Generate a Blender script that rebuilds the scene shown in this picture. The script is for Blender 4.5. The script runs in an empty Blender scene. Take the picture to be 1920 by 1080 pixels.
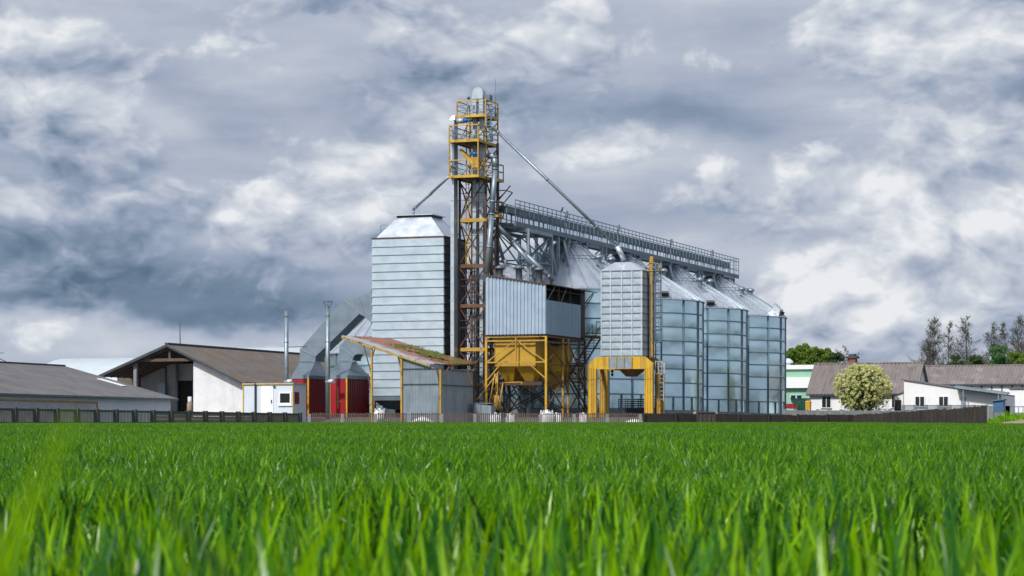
import bpy, math, random
import numpy as np
from mathutils import Vector, Matrix
random.seed(7)
R = math.radians
scene = bpy.context.scene
COL = scene.collection

# ------------------------------------------------------------------ camera
F = 4550.0          # focal length in 1920-px units
HY = 820.0          # image row of the eye level
CZ = 0.55           # eye height over the soil at the camera
cam_d = bpy.data.cameras.new('camera')
cam_d.sensor_width = 36.0
cam_d.lens = F / 1920 * 36.0
cam_d.shift_y = (HY - 540) / 1920
cam_d.clip_start = 0.05
cam_d.clip_end = 6000
cam_d.dof.use_dof = True
cam_d.dof.focus_distance = 95
cam_d.dof.aperture_fstop = 10
cam = bpy.data.objects.new('camera', cam_d)
cam.location = (0, 0, CZ)
cam.rotation_euler = (R(90), 0, 0)
COL.objects.link(cam)
scene.camera = cam

# ------------------------------------------------------------------ light
SUN_AZ = R(-150)    # measured from +Y clockwise: behind the camera, to the left
SUN_EL = R(38)
sd = bpy.data.lights.new('sun', 'SUN')
sd.energy = 3.5
sd.angle = R(4)
sd.color = (1.0, 0.955, 0.89)
sun = bpy.data.objects.new('sun', sd)
sdir = Vector((math.sin(SUN_AZ) * math.cos(SUN_EL), math.cos(SUN_AZ) * math.cos(SUN_EL), math.sin(SUN_EL)))
sun.rotation_euler = sdir.to_track_quat('Z', 'Y').to_euler()
COL.objects.link(sun)
scene.view_settings.view_transform = 'Standard'
scene.view_settings.look = 'None'
scene.view_settings.exposure = 0.0
scene.view_settings.gamma = 1.0

# ------------------------------------------------------------------ sky
class NT:
    """small node-tree writer"""
    def __init__(s, tree):
        s.t = tree; s.n = tree.nodes; s.l = tree.links
    def node(s, typ, **kw):
        n = s.n.new(typ)
        for k, v in kw.items():
            setattr(n, k, v)
        return n
    def put(s, sock, val):
        if isinstance(val, bpy.types.NodeSocket):
            s.l.new(val, sock)
        elif val is not None:
            sock.default_value = val
    def math(s, op, a, b=None, c=None, clamp=False):
        n = s.node('ShaderNodeMath', operation=op, use_clamp=clamp)
        s.put(n.inputs[0], a)
        if b is not None: s.put(n.inputs[1], b)
        if c is not None: s.put(n.inputs[2], c)
        return n.outputs[0]
    def vmath(s, op, a, b=None, scale=None):
        n = s.node('ShaderNodeVectorMath', operation=op)
        s.put(n.inputs[0], a)
        if b is not None: s.put(n.inputs[1], b)
        if scale is not None: s.put(n.inputs[3], scale)
        return n.outputs[0]
    def noise(s, vec, scale, detail=4, rough=0.55, dist=0.0, lac=2.0, out='Fac'):
        n = s.node('ShaderNodeTexNoise')
        if vec is not None: s.put(n.inputs['Vector'], vec)
        s.put(n.inputs['Scale'], scale); s.put(n.inputs['Detail'], detail)
        s.put(n.inputs['Roughness'], rough); s.put(n.inputs['Distortion'], dist)
        s.put(n.inputs['Lacunarity'], lac)
        return n.outputs[out]
    def ramp(s, fac, stops, interp='LINEAR'):
        n = s.node('ShaderNodeValToRGB')
        n.color_ramp.interpolation = interp
        e = n.color_ramp.elements
        while len(e) < len(stops): e.new(0.5)
        for i, (p, c) in enumerate(stops):
            e[i].position = p
            e[i].color = (c[0], c[1], c[2], 1) if len(c) == 3 else c
        s.put(n.inputs[0], fac)
        return n.outputs[0]
    def mix(s, fac, a, b, blend='MIX'):
        n = s.node('ShaderNodeMix', data_type='RGBA', blend_type=blend)
        s.put(n.inputs[0], fac)
        s.put(n.inputs[6], (*a, 1) if isinstance(a, tuple) and len(a) == 3 else a)
        s.put(n.inputs[7], (*b, 1) if isinstance(b, tuple) and len(b) == 3 else b)
        return n.outputs[2]
    def maprange(s, v, a, b, c=0.0, d=1.0, smooth=False):
        n = s.node('ShaderNodeMapRange')
        if smooth: n.interpolation_type = 'SMOOTHSTEP'
        s.put(n.inputs[0], v); s.put(n.inputs[1], a); s.put(n.inputs[2], b); s.put(n.inputs[3], c); s.put(n.inputs[4], d)
        return n.outputs[0]

def srgb(r, g, b):
    f = lambda c: (c / 255 / 12.92) if c / 255 <= 0.04045 else ((c / 255 + 0.055) / 1.055) ** 2.4
    return (f(r), f(g), f(b))

def build_world():
    w = bpy.data.worlds.new('World'); scene.world = w; w.use_nodes = True
    t = NT(w.node_tree)
    for n in list(t.n): t.n.remove(n)
    out = t.node('ShaderNodeOutputWorld'); bg = t.node('ShaderNodeBackground')
    tc = t.node('ShaderNodeTexCoord')
    D = tc.outputs['Generated']
    sky = t.node('ShaderNodeTexSky', sky_type='NISHITA')
    sky.sun_disc = False; sky.sun_elevation = SUN_EL; sky.sun_rotation = SUN_AZ
    skyc = t.mix(1.0, sky.outputs[0], (0.10, 0.10, 0.10), 'MULTIPLY')
    sep = t.node('ShaderNodeSeparateXYZ'); t.put(sep.inputs[0], D)
    x, y, z = sep.outputs
    az = t.math('ARCTAN2', x, y)
    el = t.math('ARCSINE', z)
    A = t.math('MULTIPLY', az, 4.55)          # thousands of the photo's pixels
    E = t.math('MULTIPLY', el, 4.55)
    # domain: flattened direction, warped
    cm = t.node('ShaderNodeCombineXYZ')
    t.put(cm.inputs[0], x); t.put(cm.inputs[1], y); t.put(cm.inputs[2], t.math('MULTIPLY', z, 1.6))
    base = cm.outputs[0]
    wn = t.noise(base, 6.0, 3, 0.5, out='Color')
    warp = t.vmath('MULTIPLY', t.vmath('SUBTRACT', wn, (0.5, 0.5, 0.5)), (0.07, 0.07, 0.05))
    P = t.vmath('ADD', base, warp)
    n1 = t.noise(P, 11.0, 12, 0.54)
    n1b = t.noise(t.vmath('ADD', P, (-0.008, 0.0, 0.024)), 11.0, 12, 0.54)
    def puff(vec):
        v = t.node('ShaderNodeTexVoronoi', feature='F1'); t.put(v.inputs['Vector'], vec)
        v.inputs['Scale'].default_value = 24.0; v.inputs['Detail'].default_value = 3.0; v.inputs['Roughness'].default_value = 0.55
        v.inputs['Lacunarity'].default_value = 2.1
        return t.math('SUBTRACT', 1.0, v.outputs['Distance'])
    w2 = t.vmath('MULTIPLY', t.vmath('SUBTRACT', t.noise(P, 40.0, 3, 0.5, out='Color'), (0.5, 0.5, 0.5)), (0.02, 0.02, 0.02))
    P2 = t.vmath('ADD', P, w2)
    nf = puff(P2)
    nfb = puff(t.vmath('ADD', P2, (-0.004, 0.0, 0.012)))
    m1 = t.maprange(t.math('ADD', n1, t.math('MULTIPLY', t.math('SUBTRACT', nf, 0.65), 0.11)), 0.385, 0.465, smooth=True)
    n2 = t.noise(t.vmath('ADD', P, (3.1, 1.7, 0.4)), 5.0, 5, 0.5)
    # horizontally stretched wisps
    cm2 = t.node('ShaderNodeCombineXYZ')
    t.put(cm2.inputs[0], x); t.put(cm2.inputs[1], y); t.put(cm2.inputs[2], t.math('MULTIPLY', z, 5.0))
    n3 = t.noise(t.vmath('ADD', cm2.outputs[0], t.vmath('MULTIPLY', warp, (0.5, 0.5, 0.5))), 8.0, 10, 0.52)
    L = t.math('MULTIPLY_ADD', t.math('SUBTRACT', n1, 0.5), 0.25, 0.525)
    rel = t.math('MULTIPLY_ADD', t.math('SUBTRACT', n1, n1b), 1.45, 0.03)
    rel = t.math('MULTIPLY_ADD', t.math('SUBTRACT', nf, nfb), 0.50, rel)
    L = t.math('MULTIPLY_ADD', m1, rel, L)
    L = t.math('MULTIPLY_ADD', t.math('SUBTRACT', n2, 0.5), 0.40, L)
    L = t.math('MULTIPLY_ADD', t.math('SUBTRACT', n3, 0.5), 0.75, L)
    # the large cloud masses, (px, py, half-width, half-height, amount)
    wx = t.math('MULTIPLY', t.math('SUBTRACT', t.noise(base, 9.0, 5, 0.55), 0.5), 0.55)
    wy = t.math('MULTIPLY', t.math('SUBTRACT', t.noise(t.vmath('ADD', base, (5.0, 2.0, 1.0)), 9.0, 5, 0.55), 0.5), 0.30)
    Aw = t.math('ADD', A, wx); Ew = t.math('ADD', E, wy)
    for px, py, sx, sy, a in BLOBS:
        u = t.math('DIVIDE', t.math('SUBTRACT', Aw, (px - 960) / 1000), sx / 1000)
        v = t.math('DIVIDE', t.math('SUBTRACT', Ew, (HY - py) / 1000), sy / 1000)
        d2 = t.math('ADD', t.math('MULTIPLY', u, u), t.math('MULTIPLY', v, v))
        g = t.math('EXPONENT', t.math('MULTIPLY', d2, -1.0))
        L = t.math('MULTIPLY_ADD', g, a * (0.72 if a < 0 else 0.50), L)
    L = t.math('ADD', L, 0.0, clamp=True)
    cloud = t.ramp(L, [(0.0, srgb(92, 114, 138)), (0.2, srgb(118, 138, 160)), (0.42, srgb(153, 166, 188)),
                       (0.62, srgb(184, 192, 207)), (0.8, srgb(206, 212, 221)), (1.0, srgb(234, 236, 240))])
    # behind the camera and overhead: broken bright cloud with blue gaps
    gap = t.maprange(t.noise(t.vmath('ADD', base, (9.0, 4.0, 2.0)), 3.0, 4, 0.5), 0.55, 0.70)
    hi = t.maprange(z, 0.25, 0.5)
    cov = t.math('SUBTRACT', 1.0, t.math('MULTIPLY', gap, t.math('MULTIPLY', hi, 0.8)))
    c = t.mix(cov, skyc, cloud)
    # ground side of the dome
    dt = t.node('ShaderNodeVectorMath', operation='DOT_PRODUCT'); t.put(dt.inputs[0], D); dt.inputs[1].default_value = sdir[:]
    glow = t.maprange(dt.outputs['Value'], 0.0, 1.0)
    c = t.mix(glow, c, t.mix(1.0, c, (1.7, 1.68, 1.62), 'MULTIPLY'))
    t.put(bg.inputs[0], c); bg.inputs[1].default_value = 1.0
    t.l.new(bg.outputs[0], out.inputs[0])
    try:
        w.cycles.sampling_method = 'MANUAL'; w.cycles.sample_map_resolution = 512
    except Exception: pass

BLOBS = [
    (130, 480, 340, 110, -0.50), (420, 555, 330, 40, -0.30), (880, 330, 160, 60, -0.08), (60, 380, 260, 60, -0.12),
    (560, 190, 420, 45, -0.22), (30, 130, 170, 50, 0.42), (420, 90, 330, 45, 0.20), (120, 30, 130, 25, -0.22),
    (430, 430, 130, 28, 0.34), (330, 260, 160, 30, 0.22), (620, 390, 150, 50, 0.16), (150, 628, 520, 28, 0.42), (150, 585, 420, 16, -0.25),
    (560, 330, 120, 40, -0.12), (620, 470, 130, 18, -0.15),
    (960, 20, 500, 30, 0.10), (1020, 80, 60, 30, 0.16), (1080, 110, 200, 25, -0.14),
    (1330, 230, 170, 35, -0.30), (1620, 150, 90, 40, -0.22), (1900, 190, 120, 40, -0.26), (1620, 60, 170, 45, 0.26), (1830, 60, 120, 40, 0.22),
    (1400, 320, 260, 45, 0.30), (1700, 330, 280, 60, 0.26), (1200, 350, 140, 40, 0.18), (1450, 400, 120, 22, -0.16),
    (1500, 480, 300, 60, 0.18), (1850, 435, 95, 55, 0.75), (1880, 520, 80, 40, -0.22), (1660, 560, 240, 40, 0.40),
    (1700, 640, 300, 30, -0.05), (1560, 590, 300, 60, 0.30), (1700, 500, 260, 70, 0.30), (980, 430, 200, 90, 0.10), (1080, 180, 260, 40, -0.12),
]
build_world()

# ------------------------------------------------------------------ site frame
TH = math.atan(0.37)
CU, SU = math.cos(TH), math.sin(TH)
OZ = 175.0          # site origin (0, OZ)

def P(px, py, Z):
    return Vector(((px - 960) / F * Z, Z, CZ + (HY - py) / F * Z))
def loc(px, Z):
    """photo column and distance -> site u, v"""
    X = (px - 960) / F * Z; Y = Z - OZ
    return CU * X - SU * Y, SU * X + CU * Y
def Uof(px, v):
    t = (px - 960) / F
    return (t * (OZ + CU * v) - SU * v) / (CU + SU * t)
def Vof(px, u):
    t = (px - 960) / F
    return (t * (OZ - SU * u) - CU * u) / (SU - t * CU)
def Zd(u, v): return OZ - SU * u + CU * v
def Wof(py, u, v): return CZ + (HY - py) / F * Zd(u, v)
def world(u, v, w=0.0): return Vector((CU * u + SU * v, OZ - SU * u + CU * v, w))

SLOPE = 0.00744
def ground(X, Y):
    z = SLOPE * Y
    if Y > 172 and X < 22:
        k = min(1, (Y - 172) / 7); j = min(1, (22 - X) / 8); z += 0.7 * k * k * (3 - 2 * k) * j * j * (3 - 2 * j)
    return z

# ------------------------------------------------------------------ materials
def hexmix(c, k): return tuple(min(1, max(0, v * k)) for v in c)
MATS = {}
def mat(name, c1, c2=None, rough=0.7, metal=0.0, nscale=2.0, patch=None, pscale=1.0, pthr=(0.55, 0.65), pamt=1.0,
        streak=None, sscale=(3, 3, 0.25), samt=0.5, bump=0.0, bscale=8.0, spec=0.5, coord='Object', rvar=0.0, bump2=0.0, b2scale=1.0, sthr=(0.5, 0.75)):
    m = bpy.data.materials.new(name); m.use_nodes = True
    t = NT(m.node_tree)
    b = t.n['Principled BSDF']
    tc = t.node('ShaderNodeTexCoord'); co = tc.outputs['Object']
    if coord == 'World':
        g = t.node('ShaderNodeNewGeometry'); co = g.outputs['Position']
    c2 = c2 or hexmix(c1, 0.8)
    col = t.mix(t.maprange(t.noise(co, nscale, 6, 0.6), 0.3, 0.7), c1, c2)
    if streak:
        sv = t.vmath('MULTIPLY', co, tuple(sscale))
        col = t.mix(t.math('MULTIPLY', t.maprange(t.noise(sv, 1.0, 5, 0.6), sthr[0], sthr[1]), samt), col, streak)
    if patch:
        f = t.maprange(t.noise(co, pscale, 7, 0.62), pthr[0], pthr[1])
        col = t.mix(t.math('MULTIPLY', f, pamt), col, patch)
    t.put(b.inputs['Base Color'], col)
    b.inputs['Metallic'].default_value = metal
    b.inputs['Specular IOR Level'].default_value = spec
    if rvar:
        t.put(b.inputs['Roughness'], t.maprange(t.noise(co, nscale * 1.7, 5, 0.6), 0.3, 0.7, rough - rvar, rough + rvar))
    else:
        b.inputs['Roughness'].default_value = rough
    nrm = None
    if bump:
        bn = t.node('ShaderNodeBump'); bn.inputs['Strength'].default_value = bump; bn.inputs['Distance'].default_value = 0.05
        t.put(bn.inputs['Height'], t.noise(co, bscale, 5, 0.6)); nrm = bn.outputs[0]
    if bump2:
        bn = t.node('ShaderNodeBump'); bn.inputs['Strength'].default_value = bump2; bn.inputs['Distance'].default_value = 0.12
        t.put(bn.inputs['Height'], t.noise(co, b2scale, 2, 0.5))
        if nrm: t.put(bn.inputs['Normal'], nrm)
        nrm = bn.outputs[0]
    if nrm: t.put(b.inputs['Normal'], nrm)
    MATS[name] = m
    return m

M = {}
M['galv'] = mat('galvanised_sheet', (0.50, 0.56, 0.61), (0.39, 0.45, 0.51), rough=0.42, metal=0.55, nscale=1.6, bump2=0.25, b2scale=1.1, rvar=0.08,
                streak=(0.38, 0.43, 0.46), sscale=(2.5, 2.5, 0.3), samt=0.35)
M['silo'] = mat('silo_steel', (0.66, 0.86, 0.92), (0.62, 0.82, 0.89), rough=0.24, metal=0.84, nscale=0.4, bump2=0.38, b2scale=0.45,
                patch=(0.58, 0.73, 0.77), pscale=0.35, pthr=(0.5, 0.7), pamt=0.2)
M['silo_roof'] = mat('silo_roof_steel', (0.76, 0.79, 0.84), (0.62, 0.67, 0.73), rough=0.38, metal=0.75, nscale=1.2, bump2=0.15, b2scale=1.0, rvar=0.08)
M['rib'] = mat('dark_steel_and_rib_shadow', (0.16, 0.24, 0.29), (0.11, 0.18, 0.23), rough=0.5, metal=0.5, nscale=3)  # dark tone puts the ribs' shadow into the colour; railings share it
M['galv_dark'] = mat('dull_galvanised_steel', (0.17, 0.215, 0.26), (0.11, 0.145, 0.18), rough=0.5, metal=0.5, nscale=2)
M['galv_mid'] = mat('galvanised_beam', (0.32, 0.38, 0.43), (0.20, 0.25, 0.30), rough=0.45, metal=0.6, nscale=2)
M['duct'] = mat('dull_duct_sheet', (0.25, 0.31, 0.355), (0.17, 0.22, 0.26), rough=0.42, metal=0.55, nscale=0.9, bump2=0.15, b2scale=0.8, patch=(0.13, 0.15, 0.16), pscale=0.9, pthr=(0.62, 0.72), pamt=0.5)
M['dryer'] = mat('dryer_siding_sheet', (0.45, 0.53, 0.585), (0.38, 0.46, 0.515), rough=0.40, metal=0.45, nscale=0.8, bump2=0.22, b2scale=0.9,
                 streak=(0.36, 0.42, 0.45), sscale=(1.2, 1.2, 0.15), samt=0.3, rvar=0.08)
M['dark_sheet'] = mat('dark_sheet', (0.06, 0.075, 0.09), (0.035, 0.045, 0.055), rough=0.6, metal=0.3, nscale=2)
M['corr'] = mat('corrugated_sheet', (0.41, 0.50, 0.60), (0.32, 0.41, 0.51), rough=0.45, metal=0.4, nscale=1.5, streak=(0.30, 0.33, 0.36), sscale=(3, 3, 0.2), samt=0.45)
M['corr_blue'] = mat('blue_grey_corrugated_sheet', (0.30, 0.42, 0.53), (0.24, 0.35, 0.45), rough=0.5, metal=0.35, nscale=1.5, streak=(0.18, 0.22, 0.26), sscale=(3, 3, 0.2), samt=0.5)
M['corr_shed'] = mat('shed_corrugated_sheet', (0.30, 0.36, 0.41), (0.22, 0.27, 0.31), rough=0.5, metal=0.4, nscale=1.2, streak=(0.13, 0.13, 0.13), sscale=(3, 3, 0.25), samt=0.6)
M['yellow'] = mat('worn_yellow_paint', (0.50, 0.31, 0.035), (0.38, 0.22, 0.03), rough=0.5, nscale=1.8, patch=(0.16, 0.07, 0.03), pscale=1.5, pthr=(0.54, 0.66), pamt=0.75, streak=(0.20, 0.10, 0.04), sscale=(5, 5, 0.6), samt=0.5)
M['yellow_hop'] = mat('hopper_yellow_paint', (0.50, 0.31, 0.015), (0.46, 0.25, 0.02), rough=0.5, nscale=1.2, patch=(0.22, 0.11, 0.03), pscale=0.9, pthr=(0.5, 0.75), pamt=0.6, streak=(0.25, 0.13, 0.03), sscale=(2, 2, 0.4), samt=0.6)
M['yellow_new'] = mat('bright_yellow_paint', (0.66, 0.41, 0.012), (0.52, 0.30, 0.012), rough=0.5, nscale=1.2, patch=(0.17, 0.085, 0.035), pscale=1.4, pthr=(0.54, 0.68), pamt=0.6, streak=(0.26, 0.13, 0.03), sscale=(4, 4, 0.25), samt=0.75, sthr=(0.45, 0.7))
M['rusty'] = mat('rusty_steel', (0.17, 0.075, 0.035), (0.085, 0.05, 0.035), rough=0.8, nscale=2.5, patch=(0.36, 0.20, 0.03), pscale=1.3, pthr=(0.54, 0.64), pamt=0.5)
M['rust_dark'] = mat('dark_rusty_steel', (0.075, 0.045, 0.035), (0.045, 0.035, 0.035), rough=0.8, nscale=2.5, patch=(0.15, 0.07, 0.03), pscale=1.8, pthr=(0.5, 0.65), pamt=0.7)
M['red'] = mat('red_paint', (0.36, 0.005, 0.02), (0.27, 0.006, 0.016), rough=0.4, nscale=1.4, patch=(0.14, 0.015, 0.015), pscale=1.2, pthr=(0.58, 0.75), pamt=0.5)
M['dark_red'] = mat('dark_red_and_shaded_red', (0.22, 0.012, 0.022), (0.15, 0.012, 0.018), rough=0.55, nscale=2)  # furnace red with the shade of the side painted in; cabin side window shares it
M['white_wall'] = mat('limewashed_wall', (0.78, 0.78, 0.80), (0.66, 0.67, 0.69), rough=0.85, nscale=1.2, patch=(0.36, 0.34, 0.32), pscale=1.3, pthr=(0.62, 0.70), pamt=0.45, streak=(0.45, 0.44, 0.43), sscale=(2, 2, 0.3), samt=0.35, bump=0.5, bscale=4)
M['grey_wall'] = mat('stained_grey_wall', (0.50, 0.50, 0.52), (0.36, 0.36, 0.37), rough=0.9, nscale=0.8, patch=(0.2, 0.19, 0.18), pscale=0.8, pthr=(0.55, 0.7), pamt=0.5, bump=0.3, bscale=4)
M['white_clean'] = mat('white_painted_panel', (0.62, 0.69, 0.77), (0.56, 0.63, 0.71), rough=0.5, nscale=1.5)
M['white_bright'] = mat('white_plaster', (0.82, 0.82, 0.83), (0.76, 0.76, 0.77), rough=0.8, nscale=0.6, streak=(0.5, 0.5, 0.5), sscale=(1, 1, 0.3), samt=0.3)
M['asb'] = mat('weathered_cement_roof', (0.16, 0.145, 0.135), (0.10, 0.092, 0.088), rough=0.9, nscale=0.7, patch=(0.17, 0.105, 0.055), pscale=0.35, pthr=(0.42, 0.65), pamt=0.5, bump=0.4, bscale=5, streak=(0.07, 0.065, 0.06), sscale=(1.5, 1.5, 4), samt=0.6)
M['asb_grey'] = mat('grey_cement_roof', (0.17, 0.165, 0.17), (0.115, 0.11, 0.112), rough=0.9, nscale=0.5, bump=0.4, bscale=5, streak=(0.085, 0.08, 0.08), sscale=(1.5, 1.5, 4), samt=0.6)
M['asb_house'] = mat('brown_cement_roof', (0.25, 0.215, 0.205), (0.18, 0.155, 0.15), rough=0.9, nscale=0.6, patch=(0.36, 0.33, 0.32), pscale=0.6, pthr=(0.52, 0.66), pamt=0.6, streak=(0.10, 0.085, 0.08), sscale=(2.5, 0.25, 0.5), samt=0.75)
M['barrel'] = mat('pale_barrel_roof_sheet', (0.62, 0.68, 0.71), (0.54, 0.60, 0.63), rough=0.5, metal=0.2, nscale=0.5)
M['concrete'] = mat('grey_concrete', (0.25, 0.26, 0.27), (0.17, 0.18, 0.19), rough=0.9, nscale=2.5, bump=0.3, bscale=10, patch=(0.10, 0.10, 0.095), pscale=2, pthr=(0.55, 0.7), pamt=0.5)
M['concrete_dark'] = mat('dark_mossy_concrete', (0.085, 0.088, 0.085), (0.05, 0.052, 0.05), rough=0.9, nscale=2.5, patch=(0.13, 0.125, 0.10), pscale=1.5, pthr=(0.55, 0.7), pamt=0.6)
M['fence_open'] = mat('olive_concrete_panel', (0.24, 0.22, 0.16), (0.15, 0.14, 0.10), rough=0.9, nscale=3)
M['wood'] = mat('dark_brown_planks', (0.050, 0.040, 0.036), (0.028, 0.023, 0.022), rough=0.85, nscale=1.5, patch=(0.10, 0.062, 0.045), pscale=0.8, pthr=(0.5, 0.65), pamt=0.6, streak=(0.02, 0.017, 0.017), sscale=(9, 9, 0.6), samt=0.5)
M['wood_picket'] = mat('dull_wooden_pickets', (0.115, 0.09, 0.075), (0.07, 0.055, 0.05), rough=0.85, nscale=5, patch=(0.2, 0.11, 0.05), pscale=4, pthr=(0.5, 0.65), pamt=0.5)
M['wood_roof'] = mat('roof_timber', (0.13, 0.10, 0.08), (0.08, 0.065, 0.055), rough=0.85, nscale=4)
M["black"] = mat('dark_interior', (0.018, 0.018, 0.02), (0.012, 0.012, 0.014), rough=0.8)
M['glass'] = mat('dark_window_glass', (0.02, 0.024, 0.028), (0.015, 0.018, 0.02), rough=0.12, spec=0.5)
M['blue'] = mat('blue_motor_paint', (0.015, 0.14, 0.42), (0.01, 0.10, 0.32), rough=0.4)
M['blue_shed'] = mat('blue_painted_shed', (0.03, 0.15, 0.32), (0.02, 0.11, 0.25), rough=0.5)
M['mint'] = mat('mint_green_wall', (0.27, 0.50, 0.36), (0.24, 0.45, 0.33), rough=0.7, nscale=0.5)
M['bottle'] = mat('bottle_green_paint', (0.01, 0.085, 0.06), (0.008, 0.06, 0.045), rough=0.4)
M['navy'] = mat('dark_blue_steel', (0.015, 0.028, 0.045), (0.01, 0.02, 0.03), rough=0.5)
M['bag'] = mat('white_woven_bag', (0.80, 0.80, 0.80), (0.64, 0.64, 0.65), rough=0.8, nscale=3, bump=0.5, bscale=3)
M['sand'] = mat('pale_dry_soil', (0.36, 0.27, 0.19), (0.27, 0.20, 0.13), rough=0.95, nscale=3, bump=0.6, bscale=6)
M['rust_roof'] = mat('rusted_shed_roof', (0.44, 0.47, 0.50), (0.34, 0.37, 0.40), rough=0.6, metal=0.2, nscale=1.2)
M['moss'] = mat('moss_cushion', (0.10, 0.17, 0.025), (0.05, 0.09, 0.015), rough=1.0, nscale=4, patch=(0.13, 0.075, 0.03), pscale=3, pthr=(0.5, 0.6))
M['soil'] = mat('field_soil', (0.035, 0.045, 0.018), (0.022, 0.026, 0.012), rough=1.0, nscale=0.5, coord='World')
M['yard'] = mat('yard_gravel', (0.20, 0.19, 0.175), (0.13, 0.125, 0.11), rough=1.0, nscale=0.3, coord='World')
M['bark'] = mat('grey_bark', (0.10, 0.085, 0.075), (0.06, 0.05, 0.045), rough=0.9, nscale=6)
M['birch'] = mat('pale_birch_bark', (0.22, 0.20, 0.19), (0.10, 0.09, 0.085), rough=0.9, nscale=6)
M['brick'] = mat('brick_stack', (0.28, 0.09, 0.06), (0.2, 0.07, 0.05), rough=0.9, nscale=5)

# shed roof: grey sheet that turns to rust towards the ridge end
def shed_roof_mat():
    m = M['rust_roof']; t = NT(m.node_tree); b = t.n['Principled BSDF']
    co = t.node('ShaderNodeTexCoord').outputs['Object']
    sep = t.node('ShaderNodeSeparateXYZ'); t.put(sep.inputs[0], co)
    old = b.inputs['Base Color'].links[0].from_socket
    n = t.noise(co, 1.0, 6, 0.62)
    k = t.math('ADD', t.math('MULTIPLY', sep.outputs[1], 0.20), t.math('MULTIPLY', t.math('SUBTRACT', n, 0.5), 2.0))
    f = t.maprange(k, -0.42, -0.12)
    rust = t.mix(t.noise(co, 3.0, 5, 0.6), (0.34, 0.10, 0.045), (0.20, 0.075, 0.04))
    t.put(b.inputs['Base Color'], t.mix(f, old, rust))
shed_roof_mat()

def leaf_mat(name, cols, rough=0.5, trans=0.35, tcol=None, spec=0.5):
    m = bpy.data.materials.new(name); m.use_nodes = True
    t = NT(m.node_tree); b = t.n['Principled BSDF']; out = t.n['Material Output']
    at = t.node('ShaderNodeAttribute', attribute_name='tint')
    pos = t.node('ShaderNodeNewGeometry').outputs['Position']
    f = t.math('ADD', at.outputs['Fac'], t.math('MULTIPLY', t.math('SUBTRACT', t.noise(pos, 0.35, 4, 0.6), 0.5), 0.5), clamp=True)
    n = len(cols) - 1
    c = t.ramp(f, [(i / n, k) for i, k in enumerate(cols)])
    t.put(b.inputs['Base Color'], c)
    b.inputs['Roughness'].default_value = rough
    b.inputs['Specular IOR Level'].default_value = spec
    tr = t.node('ShaderNodeBsdfTranslucent')
    t.put(tr.inputs[0], t.mix(1.0, c, tcol or (1.5, 1.35, 0.5), 'MULTIPLY'))
    mx = t.node('ShaderNodeMixShader'); mx.inputs[0].default_value = trans
    t.l.new(b.outputs[0], mx.inputs[1]); t.l.new(tr.outputs[0], mx.inputs[2]); t.l.new(mx.outputs[0], out.inputs[0])
    return m
M['wheat'] = leaf_mat('wheat_leaf', [(0.006, 0.035, 0.002), (0.022, 0.125, 0.022), (0.045, 0.175, 0.001), (0.115, 0.29, 0.001), (0.23, 0.45, 0.002)], rough=0.30, spec=0.30, trans=0.33, tcol=(1.8, 1.5, 0.2))
M['leaf_green'] = leaf_mat('spring_leaf', [(0.08, 0.13, 0.018), (0.13, 0.22, 0.025), (0.20, 0.32, 0.035)], trans=0.3)
M['leaf_dark'] = leaf_mat('dark_leaf', [(0.03, 0.07, 0.015), (0.05, 0.10, 0.02), (0.08, 0.14, 0.03)], trans=0.25)
M['leaf_teal'] = leaf_mat('fresh_leaf', [(0.06, 0.15, 0.05), (0.09, 0.21, 0.07), (0.12, 0.26, 0.09)], trans=0.3)
M['leaf_bud'] = leaf_mat('budding_twig', [(0.05, 0.055, 0.03), (0.08, 0.085, 0.04), (0.11, 0.115, 0.05)], trans=0.2)
M['blossom'] = leaf_mat('cream_blossom', [(0.18, 0.24, 0.03), (0.46, 0.50, 0.11), (0.66, 0.66, 0.28), (0.78, 0.76, 0.46)], trans=0.25, tcol=(1.0, 1.0, 0.7))

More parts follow.
